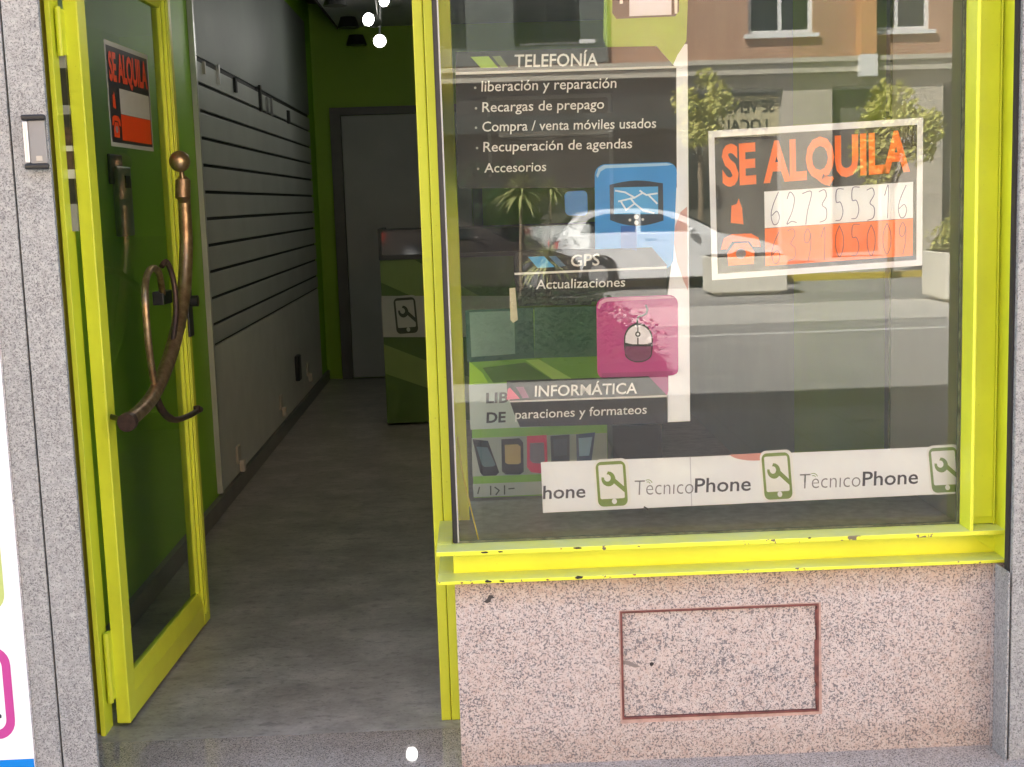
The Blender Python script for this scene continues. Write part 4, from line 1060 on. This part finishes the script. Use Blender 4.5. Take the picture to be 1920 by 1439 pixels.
# ---------------- cars
def car(x0, y0, label, body_m, name='parked_car', L=4.15, H=1.42):
    """hatchback, side on: rear at x0, nose towards +X, near side at y0"""
    o = thing(name, (x0+L/2, y0-.85, -.12), label, 'car', 'cars parked across the road'); Z = -.12; W = 1.7
    def sec(pts_side, inset, m, nm, par=o, sm=True):
        # pts: closed side outline (x,z); body has rounded shoulders
        b = MB(); n = len(pts_side); rings = []
        for y, k in ((0, .0), (.05, .6), (.16, 1.0), (W/2, 1.0), (W-.16, 1.0), (W-.05, .6), (W, 0)):
            cx = L*.5; cz = .7
            f = .965+.035*k
            rings.append([Vector((x0+cx+(x-cx)*f, y0-inset-(W-2*inset)*y/W, Z+cz+(z-cz)*(.97+.03*k))) for x, z in pts_side])
        vs = [v for r_ in rings for v in r_]
        fs = [(a*n+i, a*n+(i+1) % n, (a+1)*n+(i+1) % n, (a+1)*n+i) for a in range(6) for i in range(n)] + [tuple(range(n)), tuple(range(6*n, 7*n))]
        b.add(vs, fs); return b.build(nm, m, par, smooth=sm)
    low = [(.05, .42), (.02, .62), (.06, .86), (.10, .97), (.55, 1.0), (2.2, .97), (2.95, .95), (3.6, .82), (4.0, .66), (4.12, .5), (4.1, .3), (3.75, .2)]
    low += [(3.66, .24)] + [(3.34-.34*math.cos(R(180-a)) if False else 3.34+.34*math.cos(R(a)), .30+.34*math.sin(R(a))) for a in range(15, 170, 20)] + [(2.98, .2), (1.16, .2)]
    low += [(.80+.34*math.cos(R(a)), .30+.34*math.sin(R(a))) for a in range(15, 170, 20)] + [(.44, .24), (.12, .26)]
    bd = sec(low, 0, body_m, 'body')
    sec([(.12, .96), (.34, 1.22), (.52, 1.36), (1.0, 1.42), (1.7, 1.415), (2.15, 1.34), (2.62, 1.14), (2.98, .94), (1.5, .955)], .09, body_m, 'cabin')
    for nm, pts in (('rear_side_window', [(.50, 1.02), (.66, 1.26), (.95, 1.34), (1.46, 1.34), (1.46, 1.02)]), ('front_side_window', [(1.56, 1.02), (1.56, 1.34), (1.9, 1.31), (2.3, 1.15), (2.52, 1.0)])):
        b = MB()
        for yy in (y0-.087, y0-W+.087):
            s_ = 1 if yy > y0-.5 else -1
            b.prism([(x0+x, yy+.012*s_, Z+z) for x, z in pts], (0, -.03*s_, 0))
        b.build(nm, M['car_glass'], o)
    b = MB(); b.prism([(x0+2.22, y0-.22, Z+1.335), (x0+2.24, y0-W+.22, Z+1.335), (x0+2.99, y0-W+.16, Z+.965), (x0+2.97, y0-.16, Z+.965)], (.012, 0, .02)); b.build('windscreen', M['car_glass'], o)
    b = MB(); b.prism([(x0+.15, y0-.22, Z+1.0), (x0+.15, y0-W+.22, Z+1.0), (x0+.40, y0-W+.26, Z+1.30), (x0+.40, y0-.26, Z+1.30)], (-.015, 0, .01)); b.build('rear_window', M['car_glass'], o)
    for yy in (y0-.02, y0-W+.02):
        s_ = 1 if yy > y0-.5 else -1
        MB().prism([(x0+.035, yy+.012*s_, Z+.72), (x0+.03, yy+.012*s_, Z+.86), (x0+.15, yy+.012*s_, Z+.93), (x0+.36, yy+.012*s_, Z+.86), (x0+.20, yy+.012*s_, Z+.74)], (0, -.10*s_, 0)).build('tail_light', plain('tail_lamp', (.55, .04, .02), .2), o)
        MB().prism([(x0+3.72, yy+.006*s_, Z+.70), (x0+3.66, yy+.006*s_, Z+.79), (x0+3.95, yy-.04*s_, Z+.69), (x0+4.02, yy-.05*s_, Z+.62)], (0, -.06*s_, 0)).build('headlight', M['win_frame'], o)
        MB().box(x0+1.62, x0+1.82, min(yy, yy+.03*s_), max(yy, yy+.03*s_), Z+.87, Z+.90).build('door_handle', M['trim'], o)
        MB().sphere((x0+2.42, yy+.10*s_, Z+1.02), .09, 12, 8, (.8, .9, .6)).build('wing_mirror', body_m, o, smooth=True)
        for wx in (.80, 3.34):
            c = Vector((x0+wx, yy-.09*s_, Z+.30))
            wl = MB().tube([c+Vector((0, .1*s_, 0)), c+Vector((0, .07*s_, 0)), c-Vector((0, .09*s_, 0))], [.26, .30, .30], 24).build('wheel', M['rubber'], o, smooth=True)
            MB().tube([c+Vector((0, .105*s_, 0)), c+Vector((0, .06*s_, 0))], [.17, .2], 20).build('rim', M['alu'], wl, smooth=True)
    return o
def car_paint(nm, c, coat=.6):
    k = NB(nm); k.col(c); k.rough(.25 if coat else .5); k.b.inputs['Coat Weight'].default_value = coat; return k.m
car(1.34, -16.05, 'pale silver hatchback parked across the street mirrored in the window', car_paint('silver_white_paint', (.86, .86, .84)))
car(-2.35, -15.2, 'dark car mostly hidden by the palms across the street', car_paint('dark_car_paint', (.035, .028, .022), 0))
